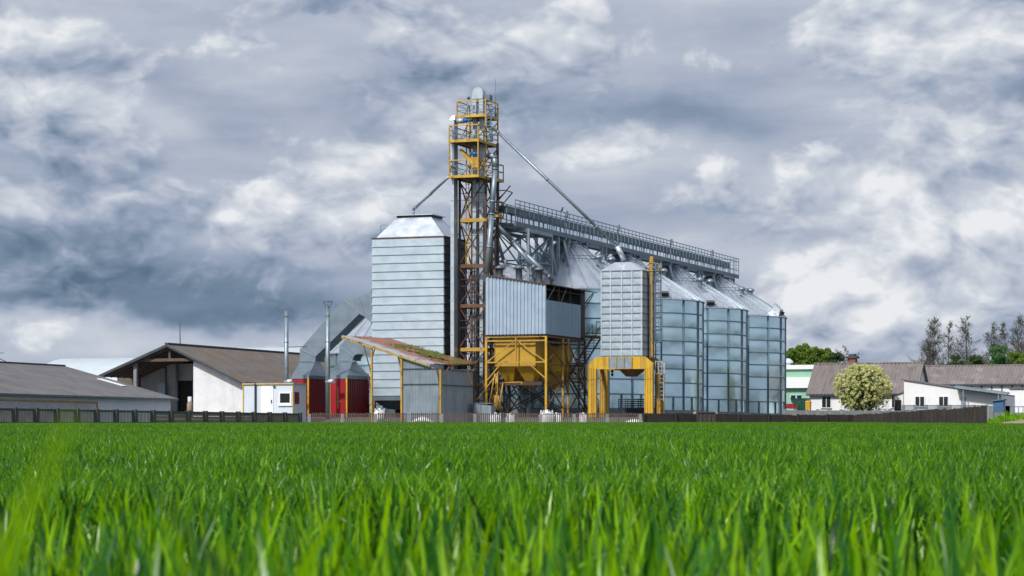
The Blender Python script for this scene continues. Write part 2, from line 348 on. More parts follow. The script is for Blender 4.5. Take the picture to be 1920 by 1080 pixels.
# ------------------------------------------------------------------ mesh writer
class MB:
    def __init__(s): s.v = []; s.f = []; s.sm = []
    def add(s, vs, fs, smooth=False):
        o = len(s.v); s.v += [tuple(p) for p in vs]
        s.f += [tuple(i + o for i in f) for f in fs]; s.sm += [smooth] * len(fs); return s
    def box(s, a, b):
        (x0, y0, z0), (x1, y1, z1) = a, b
        if x0 > x1: x0, x1 = x1, x0
        if y0 > y1: y0, y1 = y1, y0
        if z0 > z1: z0, z1 = z1, z0
        return s.add([(x0, y0, z0), (x1, y0, z0), (x1, y1, z0), (x0, y1, z0), (x0, y0, z1), (x1, y0, z1), (x1, y1, z1), (x0, y1, z1)],
                     [(0, 3, 2, 1), (4, 5, 6, 7), (0, 1, 5, 4), (1, 2, 6, 5), (2, 3, 7, 6), (3, 0, 4, 7)])
    def hexa(s, lo, hi):
        """frustum between two quads (each four points, same order)"""
        return s.add(list(lo) + list(hi), [(0, 3, 2, 1), (4, 5, 6, 7), (0, 1, 5, 4), (1, 2, 6, 5), (2, 3, 7, 6), (3, 0, 4, 7)])
    def beam(s, p, q, w, h=None):
        h = h or w; p, q = Vector(p), Vector(q); d = (q - p)
        if d.length < 1e-6: return s
        d.normalize(); up = Vector((0, 0, 1)) if abs(d.z) < 0.95 else Vector((0, 1, 0))
        a = d.cross(up).normalized() * (w / 2); b = a.cross(d).normalized() * (h / 2)
        lo = [p - a - b, p + a - b, p + a + b, p - a + b]; hi = [q - a - b, q + a - b, q + a + b, q - a + b]
        return s.hexa(lo, hi)
    def tube(s, p, q, r, r2=None, n=10, cap=True):
        r2 = r if r2 is None else r2
        p, q = Vector(p), Vector(q); d = (q - p).normalized(); up = Vector((0, 0, 1)) if abs(d.z) < 0.95 else Vector((0, 1, 0))
        a = d.cross(up).normalized(); b = a.cross(d)
        vs = []
        for c, rr in ((p, r), (q, r2)):
            for i in range(n):
                t = 2 * math.pi * i / n; vs.append(c + (a * math.cos(t) + b * math.sin(t)) * rr)
        fs = [(i, (i + 1) % n, n + (i + 1) % n, n + i) for i in range(n)]
        s.add(vs, fs, True)
        if cap:
            o = len(s.v) - 2 * n
            s.f += [tuple(o + i for i in reversed(range(n))), tuple(o + n + i for i in range(n))]; s.sm += [False, False]
        return s
    def path(s, pts, r, n=8):
        for a, b in zip(pts, pts[1:]): s.tube(a, b, r, n=n)
        return s
    def lathe(s, c, prof, n=24, smooth=True, a0=0.0):
        c = Vector(c); vs = []
        for r, z in prof:
            for i in range(n):
                t = a0 + 2 * math.pi * i / n; vs.append(c + Vector((r * math.cos(t), r * math.sin(t), z)))
        fs = []
        for k in range(len(prof) - 1):
            for i in range(n):
                j = (i + 1) % n; fs.append((k * n + i, k * n + j, (k + 1) * n + j, (k + 1) * n + i))
        return s.add(vs, fs, smooth)
    def slab(s, quad, th):
        """quad thickened along its normal downwards"""
        q = [Vector(p) for p in quad]; n = (q[1] - q[0]).cross(q[3] - q[0]).normalized() * th
        if n.z > 0 or abs(n.z) < 1e-9: n = -n if n.z > 0 else n
        return s.hexa([p + n for p in q], q)
    def corr(s, p0, p1, zb0, zb1, zt0, zt1, period, depth, nrm, prof='trap', back=0.03):
        """corrugated sheet from p0 to p1 (xy), bottoms and tops varying linearly, ribs along z, nrm = outward xy normal"""
        p0 = Vector(p0); p1 = Vector(p1); L = (p1 - p0).length; n = max(1, round(L / period)); nr = Vector(nrm)
        samples = []
        for i in range(n):
            if prof == 'trap': samples += [(i, 0), (i + 0.35, 0), (i + 0.5, 1), (i + 0.85, 1)]
            else: samples += [(i + k / 6, 0.5 - 0.5 * math.cos(2 * math.pi * k / 6)) for k in range(6)]
        samples.append((n, 0))
        vs = []
        for a, h in samples:
            t = a / n; p = p0.lerp(p1, t) + nr * (h * depth)
            vs.append((p.x, p.y, zb0 + (zb1 - zb0) * t)); vs.append((p.x, p.y, zt0 + (zt1 - zt0) * t))
        m = len(samples)
        fs = [(2 * i, 2 * i + 2, 2 * i + 3, 2 * i + 1) for i in range(m - 1)]
        s.add(vs, fs, prof != 'trap')
        b0 = p0 - nr * back; b1 = p1 - nr * back; g0 = p0 - nr * 0.002; g1 = p1 - nr * 0.002
        s.hexa([(b0.x, b0.y, zb0), (b1.x, b1.y, zb1), (g1.x, g1.y, zb1), (g0.x, g0.y, zb0)],
               [(b0.x, b0.y, zt0), (b1.x, b1.y, zt1), (g1.x, g1.y, zt1), (g0.x, g0.y, zt0)])
        return s
    def build(s, name, m, parent=None, fix=False):
        me = bpy.data.meshes.new(name); me.from_pydata(s.v, [], s.f)
        me.polygons.foreach_set('use_smooth', s.sm); me.materials.append(m if not isinstance(m, str) else M[m]); me.update()
        if fix:
            import bmesh
            bm = bmesh.new(); bm.from_mesh(me); bmesh.ops.recalc_face_normals(bm, faces=bm.faces); bm.to_mesh(me); bm.free()
        o = bpy.data.objects.new(name, me); COL.objects.link(o)
        if parent: o.parent = parent
        return o

def tag(o, label=None, cat=None, group=None, kind=None):
    if label: o['label'] = label
    if cat: o['category'] = cat
    if group: o['group'] = group
    if kind: o['kind'] = kind
    return o
def thing(name, label, cat, at, rz=0.0, group=None):
    o = bpy.data.objects.new(name, None); o.empty_display_size = 0.3; COL.objects.link(o)
    o.location = at; o.rotation_euler = (0, 0, rz)
    return tag(o, label, cat, group)
class Site:
    """a thing standing in the site frame; mesh coordinates are u, v, w minus its base"""
    def __init__(s, name, label, cat, u, v, w=None, group=None):
        p = world(u, v); s.w = ground(p.x, p.y) if w is None else w
        s.u, s.v = u, v
        s.o = thing(name, label, cat, (p.x, p.y, s.w), -TH, group)
    def part(s, mb, name, m, parent=None, label=None, fix=False):
        if parent is None:
            mb.v = [(x - s.u, y - s.v, z - s.w) for x, y, z in mb.v]
            o = mb.build(name, m, s.o, fix)
        else:
            mb.v = [(x - s.u, y - s.v, z - s.w) for x, y, z in mb.v]
            o = mb.build(name, m, parent, fix)
        if label: o['label'] = label
        return o
def dup(root, location, label=None, rz=None, scale=None):
    r = root.copy(); COL.objects.link(r); r.location = location
    if rz is not None: r.rotation_euler = (0, 0, rz)
    if scale is not None: r.scale = (scale,) * 3 if not isinstance(scale, tuple) else scale
    if label: r['label'] = label
    for ch in list(root.children):
        c = ch.copy(); COL.objects.link(c); c.parent = r
        for g in ch.children:
            d = g.copy(); COL.objects.link(d); d.parent = c
    return r
#PART2
# ------------------------------------------------------------------ ground and wheat
def fence_y(x):
    if x < -14.0: return 166.5 - (-14.0 - x) * (31 / 14.9)
    if x < 8.8: return 166.5
    if x < 25.2: return 166.5 + (x - 8.8) / 16.6 * 14.1
    return 128.0
def sheet(xs, ys, zf):
    mb = MB(); vs = [(x, y, zf(x, y)) for y in ys for x in xs]; n = len(xs)
    fs = [(j * n + i, j * n + i + 1, (j + 1) * n + i + 1, (j + 1) * n + i) for j in range(len(ys) - 1) for i in range(n - 1)]
    mb.add(vs, fs, True); return mb
ys = [-60, -20, 0, 20, 60, 100, 120, 130, 140, 150, 160, 168, 172] + [172 + i * 0.7 for i in range(1, 11)] + [200, 260, 400, 800, 1600, 3000]
gz = lambda x, y: ground(x, y)
tag(sheet([-1500, -400, -150, -60, -30, 0, 30, 60, 150, 400, 1500], ys, gz).build('ground', 'soil'), kind='structure')
ysy = [172.3, 173, 174, 175, 176, 177, 178, 179, 185, 200, 230, 260, 300, 340]
tag(sheet([-70, -40, -20, 0, 12, 24], [167.3, 170] + ysy, lambda x, y: ground(x, y) + 0.012).build('yard', 'yard'), kind='structure')

def blades(rng, n, size, hmin, hmax, wmin, wmax, seg, lean=0.35, pos=None, z0=0.0):
    if pos is None: bx = rng.uniform(-size / 2, size / 2, n); by = rng.uniform(-size / 2, size / 2, n)
    else: bx, by = pos
    h = rng.uniform(hmin, hmax, n) ; ph = rng.uniform(0, 2 * math.pi, n); ln = rng.uniform(0.02, lean, n) * h
    bend = np.where(rng.random(n) < 0.22, rng.uniform(0.3, 0.8, n), rng.uniform(0.0, 0.18, n)) * h
    droop = np.where(bend > 0.28 * h, rng.uniform(0.12, 0.5, n), rng.uniform(0, 0.06, n))
    w = rng.uniform(wmin, wmax, n); tw = ph + math.pi / 2 + rng.normal(0, 0.7, n); tw1 = rng.normal(0, 0.8, n)
    tint = np.clip(rng.normal(0.55, 0.31, n), 0, 1)
    t = np.linspace(0, 1, seg + 1)[None, :]
    cx = bx[:, None] + np.cos(ph)[:, None] * (ln[:, None] * t + bend[:, None] * t ** 2.5)
    cy = by[:, None] + np.sin(ph)[:, None] * (ln[:, None] * t + bend[:, None] * t ** 2.5)
    cz = h[:, None] * (t - droop[:, None] * t ** 4)
    prof = np.minimum(1, (1 - t) * 2.2 + 0.03) * (0.55 + 0.45 * np.minimum(1, t * 3))
    a = tw[:, None] + tw1[:, None] * t
    wx = np.cos(a) * w[:, None] / 2 * prof; cz = cz + z0; wy = np.sin(a) * w[:, None] / 2 * prof
    L = np.stack([cx - wx, cy - wy, cz], -1); Rr = np.stack([cx + wx, cy + wy, cz], -1)
    V = np.stack([L, Rr], 2).reshape(-1, 3)
    k = (seg + 1) * 2
    q = np.array([[2 * i, 2 * i + 1, 2 * i + 3, 2 * i + 2] for i in range(seg)])
    Fq = (q[None] + (np.arange(n) * k)[:, None, None]).reshape(-1, 4)
    T = np.repeat(tint, k)
    return V, Fq, T

def make_wheat():
    rng = np.random.default_rng(5)
    Vs, Fs, Ts, kind, ftid = [], [], [], [], []
    off = 0
    def put(V, Fq, T, k, tid):
        nonlocal off
        Vs.append(V); Fs.append(Fq + off); Ts.append(T); kind.append(np.full(len(V), k)); ftid.append(np.full(len(Fq), tid)); off += len(V)
    NEAR, FAR, CLOSE = 5, 4, 3
    for i in range(NEAR):
        put(*blades(rng, 650, 1.1, 0.27, 0.385, 0.007, 0.014, 5, lean=0.5), 1, i)
        put(*blades(rng, 2000, 1.1, 0.07, 0.15, 0.006, 0.012, 3, lean=0.8, z0=0.205), 1, i)
    for i in range(FAR):
        put(*blades(rng, 300, 1.1, 0.27, 0.37, 0.010, 0.018, 2, lean=0.5), 1, NEAR + i)
        put(*blades(rng, 900, 1.1, 0.08, 0.15, 0.010, 0.018, 2, lean=0.9, z0=0.205), 1, NEAR + i)
    for i in range(CLOSE):
        put(*blades(rng, 420, 1.1, 0.20, 0.36, 0.009, 0.017, 6, lean=0.35), 1, NEAR + FAR + i)
    # single leaves that stand above the crop close to the camera: x, y, height, width, azimuth, lean, bend, droop, tint
    for (px, py, Z, wd, phd, ln, bd, dr, ti) in [
        (138, 780, 0.60, 0.024, 0, 0.20, 0.03, 0.0, 0.97), (95, 850, 0.62, 0.022, 0, 0.15, 0.03, 0, 0.93), (50, 920, 0.66, 0.020, 0, 0.12, 0.02, 0, 0.9),
        (255, 878, 0.95, 0.024, 180, 0.30, 0.05, 0.0, 0.05), (300, 985, 0.8, 0.012, 180, 0.22, 0.02, 0.0, 0.85),
        (1778, 828, 1.6, 0.019, 180, 0.03, 0.0, 0.0, 0.2), (1556, 848, 2.6, 0.013, 180, 0.05, 0.01, 0.0, 0.2), (1050, 842, 2.7, 0.012, 182, 0.02, 0.0, 0.0, 0.2),
        (718, 905, 2.6, 0.013, 5, 0.06, 0.10, 0.2, 0.9), (1900, 930, 2.0, 0.013, 170, 0.03, 0.01, 0, 0.8), (1480, 960, 1.9, 0.012, 0, 0.02, 0.01, 0, 0.5),
        (480, 900, 2.9, 0.012, 20, 0.05, 0.01, 0, 0.4), (1250, 925, 2.4, 0.012, 10, 0.04, 0.02, 0, 0.6), (850, 980, 1.8, 0.013, 190, 0.05, 0.02, 0, 0.85), (1120, 960, 2.0, 0.013, 0, 0.04, 0.02, 0, 0.7)]:
        tip = P(px, py, Z); base = SLOPE * Z; h = tip.z - base
        V, Fq, T = blades(rng, 1, 1, 1, 1, wd, wd, 10, pos=(np.array([0.0]), np.array([0.0])))
        ph = R(phd); ts = np.linspace(0, 1, 11)
        cx = tip.x + math.cos(ph) * (ln * (ts - 1) + bd * (ts ** 3 - 1)); cy = np.full(11, tip.y)
        cz = base + h * (ts - dr * ts ** 4) / (1 - dr)
        prof = np.minimum(1, (1 - ts) * 2.4 + 0.05) * wd / 2
        V = np.stack([np.stack([cx - prof, cy, cz], -1), np.stack([cx + prof, cy + prof * 0.5, cz], -1)], 1).reshape(-1, 3)
        put(V, Fq, np.full(len(V), ti), 0, -1)
    n = 4600; yy = 1.15 + 6.6 * rng.random(n) ** 0.75; xx = rng.uniform(-1, 1, n) * (0.24 * yy + 1.3)
    for part_ in range(3):
        s_ = slice(part_ * n // 3, (part_ + 1) * n // 3); m_ = len(yy[s_]); f = (7.8 - yy[s_]) / 6.6
        Vn, Fn, Tn = blades(rng, m_, 1, 1, 1, 0.012, 0.024, 8, lean=0.24, pos=(xx[s_], yy[s_]))
        k_ = np.repeat(0.325 + 0.065 * rng.random(m_) + f * 0.10 * rng.random(m_) ** 0.9, 18)
        bx_, by_ = np.repeat(xx[s_], 18), np.repeat(yy[s_], 18)
        Vn[:, 0] = bx_ + (Vn[:, 0] - bx_) * np.where(np.abs(Vn[:, 0] - bx_) > 0, 1, 1) * 1.0
        Vn[:, 2] = Vn[:, 2] * k_ + SLOPE * by_
        cxn = Vn[:, 0].reshape(-1, 2).mean(1).repeat(2); cyn = Vn[:, 1].reshape(-1, 2).mean(1).repeat(2)
        Vn[:, 0] = bx_ + (cxn - bx_) * k_ + (Vn[:, 0] - cxn); Vn[:, 1] = by_ + (cyn - by_) * k_ + (Vn[:, 1] - cyn)
        put(Vn, Fn, np.clip(0.5 + (Tn - 0.45) * 1.5, 0, 1), 0, -1)
    # where the tiles stand
    pts, pick, rot, scl = [], [], [], []
    y = 1.9
    for row in range(0, 190):
        yy = 1.9 + row
        half = 0.25 * yy + 8
        x0 = -math.ceil(half)
        for i in range(2 * int(-x0) + 1):
            x = x0 + i + rng.uniform(-0.06, 0.06); yj = yy + rng.uniform(-0.06, 0.06)
            if yj > fence_y(x) - 0.7: continue
            far = yj > 38
            pts.append((x, yj, SLOPE * yj)); pick.append(NEAR + rng.integers(FAR) if far else (NEAR + FAR + rng.integers(CLOSE) if yj < 7.3 else rng.integers(NEAR)))
            rot.append(rng.integers(4) * math.pi / 2); scl.append(rng.uniform(0.90, 1.08))
    npnt = len(pts)
    V = np.concatenate(Vs + [np.array(pts)]); Fa = np.concatenate(Fs)
    me = bpy.data.meshes.new('wheat_crop')
    me.vertices.add(len(V)); me.vertices.foreach_set('co', V.astype(np.float32).ravel())
    me.loops.add(Fa.size); me.loops.foreach_set('vertex_index', Fa.astype(np.int32).ravel())
    me.polygons.add(len(Fa)); me.polygons.foreach_set('loop_start', np.arange(0, Fa.size, 4, dtype=np.int32))
    me.update(calc_edges=True)
    me.polygons.foreach_set('use_smooth', np.ones(len(Fa), dtype=bool))
    n = len(V)
    def at(name, typ, dom, arr):
        a = me.attributes.new(name, typ, dom); a.data.foreach_set('value', arr)
    z = np.zeros(n - npnt)
    at('tint', 'FLOAT', 'POINT', np.concatenate(Ts + [np.zeros(npnt)]).astype(np.float32))
    at('kind', 'INT', 'POINT', np.concatenate(kind + [np.full(npnt, 2)]).astype(np.int32))
    at('tid', 'INT', 'FACE', np.concatenate(ftid).astype(np.int32))
    at('pick', 'INT', 'POINT', np.concatenate([z, np.array(pick)]).astype(np.int32))
    at('rz', 'FLOAT', 'POINT', np.concatenate([z, np.array(rot)]).astype(np.float32))
    at('scl', 'FLOAT', 'POINT', np.concatenate([z, np.array(scl)]).astype(np.float32))
    me.materials.append(M['wheat'])
    o = bpy.data.objects.new('wheat_crop', me); COL.objects.link(o)
    tag(o, 'young green wheat filling the whole foreground field', 'wheat', kind='stuff')
    ng = bpy.data.node_groups.new('plant_tiles', 'GeometryNodeTree')
    ng.interface.new_socket('Geometry', in_out='INPUT', socket_type='NodeSocketGeometry')
    ng.interface.new_socket('Geometry', in_out='OUTPUT', socket_type='NodeSocketGeometry')
    N = ng.nodes; Lk = ng.links
    gi = N.new('NodeGroupInput'); go = N.new('NodeGroupOutput')
    def attr(name, typ):
        a = N.new('GeometryNodeInputNamedAttribute'); a.data_type = typ; a.inputs['Name'].default_value = name; return a.outputs['Attribute']
    def eq(v):
        c = N.new('FunctionNodeCompare'); c.data_type = 'INT'; c.operation = 'EQUAL'
        Lk.new(attr('kind', 'INT'), c.inputs[2]); c.inputs[3].default_value = v; return c.outputs[0]
    def sep(geo, v):
        s = N.new('GeometryNodeSeparateGeometry'); s.domain = 'POINT'; Lk.new(geo, s.inputs[0]); Lk.new(eq(v), s.inputs[1]); return s
    s0 = sep(gi.outputs[0], 0); s1 = sep(s0.outputs[1], 1)
    sp = N.new('GeometryNodeSplitToInstances'); sp.domain = 'FACE'
    Lk.new(s1.outputs[0], sp.inputs[0]); Lk.new(attr('tid', 'INT'), sp.inputs['Group ID'])
    ip = N.new('GeometryNodeInstanceOnPoints'); Lk.new(s1.outputs[1], ip.inputs['Points']); Lk.new(sp.outputs[0], ip.inputs['Instance'])
    ip.inputs['Pick Instance'].default_value = True; Lk.new(attr('pick', 'INT'), ip.inputs['Instance Index'])
    cx = N.new('ShaderNodeCombineXYZ'); Lk.new(attr('rz', 'FLOAT'), cx.inputs[2]); Lk.new(cx.outputs[0], ip.inputs['Rotation'])
    cs = N.new('ShaderNodeCombineXYZ'); sc = attr('scl', 'FLOAT')
    cs.inputs[0].default_value = 1; cs.inputs[1].default_value = 1; Lk.new(sc, cs.inputs[2]); Lk.new(cs.outputs[0], ip.inputs['Scale'])
    j = N.new('GeometryNodeJoinGeometry'); Lk.new(s0.outputs[0], j.inputs[0]); Lk.new(ip.outputs[0], j.inputs[0]); Lk.new(j.outputs[0], go.inputs[0])
    md = o.modifiers.new('tiles', 'NODES'); md.node_group = ng
make_wheat()
# ================================================================== silos
def silo_parts(S, R_, zb, ze, za, nj=18, nk=8, phase=0.0, roof_ribs=36, equip=True, hatch_ang=-60):
    u0, v0 = S.u, S.v
    wall = MB(); H = (ze - zb) / nk; rng = random.Random(int(abs(u0 * 100)))
    seg = 4
    for k in range(nk):
        for j in range(nj):
            vs = []; dent = rng.uniform(-0.035, 0.045); tl = rng.uniform(-0.03, 0.03)
            for b in range(5):
                for a in range(seg + 1):
                    t = phase + 2 * math.pi * (j + a / seg) / nj
                    s1 = math.sin(math.pi * a / seg); s2 = math.sin(math.pi * b / 4)
                    r = R_ + dent * s1 * s2 + tl * (b / 4 - 0.5) * s1
                    vs.append((u0 + r * math.cos(t), v0 + r * math.sin(t), zb + H * (k + b / 4)))
            n = seg + 1
            wall.add(vs, [(b * n + a, b * n + a + 1, (b + 1) * n + a + 1, (b + 1) * n + a) for b in range(4) for a in range(seg)], True)
    S.part(wall, 'wall', 'silo')
    ribs = MB()
    for j in range(nj):
        t = phase + 2 * math.pi * j / nj; c, s_ = math.cos(t), math.sin(t)
        ribs.beam((u0 + (R_ + 0.05) * c, v0 + (R_ + 0.05) * s_, zb), (u0 + (R_ + 0.05) * c, v0 + (R_ + 0.05) * s_, ze - 0.02), 0.10, 0.12)
        t += math.pi / nj; c, s_ = math.cos(t), math.sin(t)
        ribs.beam((u0 + (R_ + 0.05) * c, v0 + (R_ + 0.05) * s_, zb), (u0 + (R_ + 0.05) * c, v0 + (R_ + 0.05) * s_, zb + H), 0.09, 0.11)
    S.part(ribs, 'upright_stiffener', 'rib')
    rings = MB()
    for k in range(nk + 1):
        z = zb + H * k; r0, r1, h = (R_ - 0.04, R_ + 0.09, 0.045) if 0 < k < nk else (R_ - 0.04, R_ + 0.12, 0.07)
        rings.lathe((u0, v0, 0), [(r0, z - h), (r1, z - h), (r1, z + h), (r0, z + h)], 72, False)
    S.part(rings, 'stiffener_ring', 'rib')
    roof = MB(); rt = 0.75
    Re = R_ + 0.22
    prof = [(Re, ze), (R_ * 0.5, (ze + za) / 2 + 0.02), (rt, za - 0.15)]
    roof.lathe((u0, v0, 0), [(Re, ze - 0.06)] + prof, 72, False)
    ro = S.part(roof, 'roof', 'silo_roof')
    rr = MB(); dz = (za - 0.15 - ze)
    for j in range(roof_ribs):
        t = 2 * math.pi * j / roof_ribs + 0.05; c, s_ = math.cos(t), math.sin(t)
        rr.beam((u0 + Re * c, v0 + Re * s_, ze + 0.05), (u0 + rt * c, v0 + rt * s_, ze + dz + 0.06), 0.07, 0.10)
    S.part(rr, 'roof_rib', 'galv', ro)
    cap = MB(); cap.lathe((u0, v0, 0), [(rt + 0.05, za - 0.25), (rt + 0.05, za + 0.25), (0.55, za + 0.45), (0.0, za + 0.5)], 20)
    S.part(cap, 'roof_cap', 'galv_mid')
    if not equip: return
    rg = MB(); zr = lambda f: ze + dz * f; rad = lambda f: Re + (rt - Re) * f
    for f, off in ((0.60, 0.18), (0.60, 0.42)):      # walk ring high on the roof
        n = 40
        for i in range(n):
            t0 = 2 * math.pi * i / n; t1 = 2 * math.pi * (i + 1) / n; r = rad(f) + 0.1
            rg.beam((u0 + r * math.cos(t0), v0 + r * math.sin(t0), zr(f) + off), (u0 + r * math.cos(t1), v0 + r * math.sin(t1), zr(f) + off), 0.05)
            if off > 0.3 and i % 2 == 0: rg.beam((u0 + r * math.cos(t0), v0 + r * math.sin(t0), zr(f)), (u0 + r * math.cos(t0), v0 + r * math.sin(t0), zr(f) + off), 0.05)
    S.part(rg, 'walk_ring', 'rib')
    for a in (-25, -100, -155, 15):                 # mushroom vents
        t = R(a); f = 0.55; r = rad(f); c = (u0 + r * math.cos(t), v0 + r * math.sin(t), zr(f))
        v = MB(); v.lathe(c, [(0.20, -0.1), (0.20, 0.42), (0.34, 0.42), (0.36, 0.55), (0.22, 0.72), (0, 0.78)], 14)
        S.part(v, 'roof_vent', 'galv_mid')
    # inspection hatch near the eave with a ladder leading up
    t = R(hatch_ang); c, s_ = math.cos(t), math.sin(t); f0 = 0.10
    hb = MB()
    def pt(f, side, up): r = rad(f); return (u0 + r * c - side * s_, v0 + r * s_ + side * c, zr(f) + up)
    hb.hexa([pt(0.02, -0.42, 0.02), pt(0.02, 0.42, 0.02), pt(0.13, 0.42, 0.02), pt(0.13, -0.42, 0.02)],
            [pt(0.0, -0.42, 0.62), pt(0.0, 0.42, 0.62), pt(0.11, 0.42, 0.86), pt(0.11, -0.42, 0.86)])
    hh = S.part(hb, 'roof_hatch', 'silo_roof')
    hd = MB()
    hd.hexa([pt(-0.005, -0.34, 0.16), pt(-0.005, 0.34, 0.16), pt(0.003, 0.34, 0.16), pt(0.003, -0.34, 0.16)],
            [pt(-0.025, -0.34, 0.52), pt(-0.025, 0.34, 0.52), pt(-0.017, 0.34, 0.52), pt(-0.017, -0.34, 0.52)])
    S.part(hd, 'hatch_opening', 'black', hh)
    ld = MB()
    for sd_ in (-0.2, 0.2): ld.beam(pt(0.12, sd_ + 0.7, 0.18), pt(0.9, sd_ + 0.7, 0.18), 0.04)
    for i in range(24): f = 0.13 + i * 0.032; ld.beam(pt(f, 0.5, 0.2), pt(f, 0.9, 0.2), 0.035)
    S.part(ld, 'roof_ladder', 'galv_mid')

U1, V1 = loc(1165, 206.7)
SD = 13.6 / CU                     # spacing along the row
SR = 152 * 206.7 / F
BASE = Wof(771.8, U1, V1); EAVE = Wof(567.5, U1, V1); APEX = Wof(478, U1, V1)
ph0 = math.radians(-90) + TH * 0   # stiffener phase
# view direction seen from the silo: lines at about 28, 48, 68 degrees to the right of it
va = math.atan2(-1, 0)
labels = ['large corrugated steel silo nearest the tower, mostly hidden by the hopper building',
          'steel silo standing directly behind the square bin on the yellow gantry',
          'steel silo second from the right, with a hatch box on its roof',
          'last steel silo at the right end of the row, beside the mint green building']
for i in range(4):
    v = V1 + (i - 1) * SD
    S = Site('grain_silo', labels[i], 'silo', U1, v, BASE - 0.5, group='big steel silos under the conveyor gallery')
    pl = MB(); pl.lathe((U1, v, 0), [(0.0, BASE), (SR + 0.35, BASE), (SR + 0.35, BASE - 1.4)], 48, False)
    S.part(pl, 'concrete_base', 'concrete')
    w0 = world(U1, v); bx = math.atan2(-w0.y, -w0.x) + TH            # bearing of the camera in site axes
    silo_parts(S, SR, BASE, EAVE, APEX, phase=bx + R(28.5), hatch_ang=math.degrees(bx) + (30 if i != 3 else 66))
# the smaller silo seen behind the dryer
us, vs_ = loc(742, 196)
S = Site('grain_silo', 'short steel silo with white cone roof, half hidden behind the dryer and ducts', 'silo', us, vs_, 2.1)
silo_parts(S, 125 * 196 / F, 2.1, Wof(664, us, vs_), Wof(548, us, vs_), nj=14, nk=5, roof_ribs=24, equip=False)

# ================================================================== conveyor gallery over the silos
uc = U1
vA, vB = Vof(944, uc), Vof(1368, uc)
vr = Vof(1052, uc)
z_top = Wof(403.5, uc, vr); z_deck = Wof(444, uc, vr); z_b0 = Wof(425, uc, vr); z_b1 = Wof(413.5, uc, vr)
S = Site('conveyor_gallery', 'long raised conveyor walkway with railings running over the silo roofs', 'conveyor', uc, vA, z_deck)
d = MB(); d.box((uc - 0.85, vA, z_deck - 0.10), (uc + 0.85, vB, z_deck))
S.part(d, 'deck', 'galv_dark')
for sgn in (-1, 1):
    d = MB(); d.box((uc + sgn * 0.85, vA, z_deck - 0.22), (uc + sgn * 0.95, vB, z_deck + 0.02)); S.part(d, 'side_beam', 'galv_dark')
d = MB(); d.box((uc - 0.30, vA, z_b0), (uc + 0.30, vB + -1.2, z_b1))
n = 26
for i in range(n + 1):
    v = vA + (vB - 1.2 - vA) * i / n; d.box((uc - 0.33, v - 0.04, z_b0 - 0.03), (uc + 0.33, v + 0.04, z_b1 + 0.03))
d.box((uc - 0.34, vA, z_deck + 0.001), (uc + 0.34, vB - 1.2, z_deck + 0.05))
for i in range(n + 1):
    v = vA + (vB - 1.2 - vA) * i / n
    for sg in (-0.25, 0.25): d.beam((uc + sg, v, z_deck), (uc + sg, v, z_b0), 0.06)
S.part(d, 'conveyor_trough', 'galv_dark')
for sgn in (-1, 1):
    d = MB(); ue = uc + sgn * 0.93; L = vB - vA; m = 62
    for z in (z_top, z_top - 0.30, z_deck + 0.55): d.beam((ue, vA, z), (ue, vB, z), 0.05)
    for i in range(m + 1): v = vA + L * i / m; d.beam((ue, v, z_deck - 0.25), (ue, v, z_top), 0.045)
    d.box((ue - 0.01, vA, z_deck), (ue + 0.01, vB, z_deck + 0.14))
    S.part(d, 'railing', 'rib')
d = MB()
for z in (z_top, z_top - 0.3, z_top - 0.6, z_top - 0.9):
    d.beam((uc - 0.93, vB, z), (uc + 0.93, vB, z), 0.05)
for k in range(5): d.beam((uc - 0.93 + k * 0.465, vB, z_deck), (uc - 0.93 + k * 0.465, vB, z_top), 0.045)
S.part(d, 'end_railing', 'rib')
for px in (1061, 1158, 1257, 1334):
    d = MB(); v = Vof(px, uc + 0.95); d.box((uc + 0.98, v - 0.09, z_top - 0.35), (uc + 1.12, v + 0.09, z_top + 0.16)); d.beam((uc + 1.0, v, z_deck), (uc + 1.0, v, z_top), 0.06); S.part(d, 'gallery_lamp', 'galv_dark')
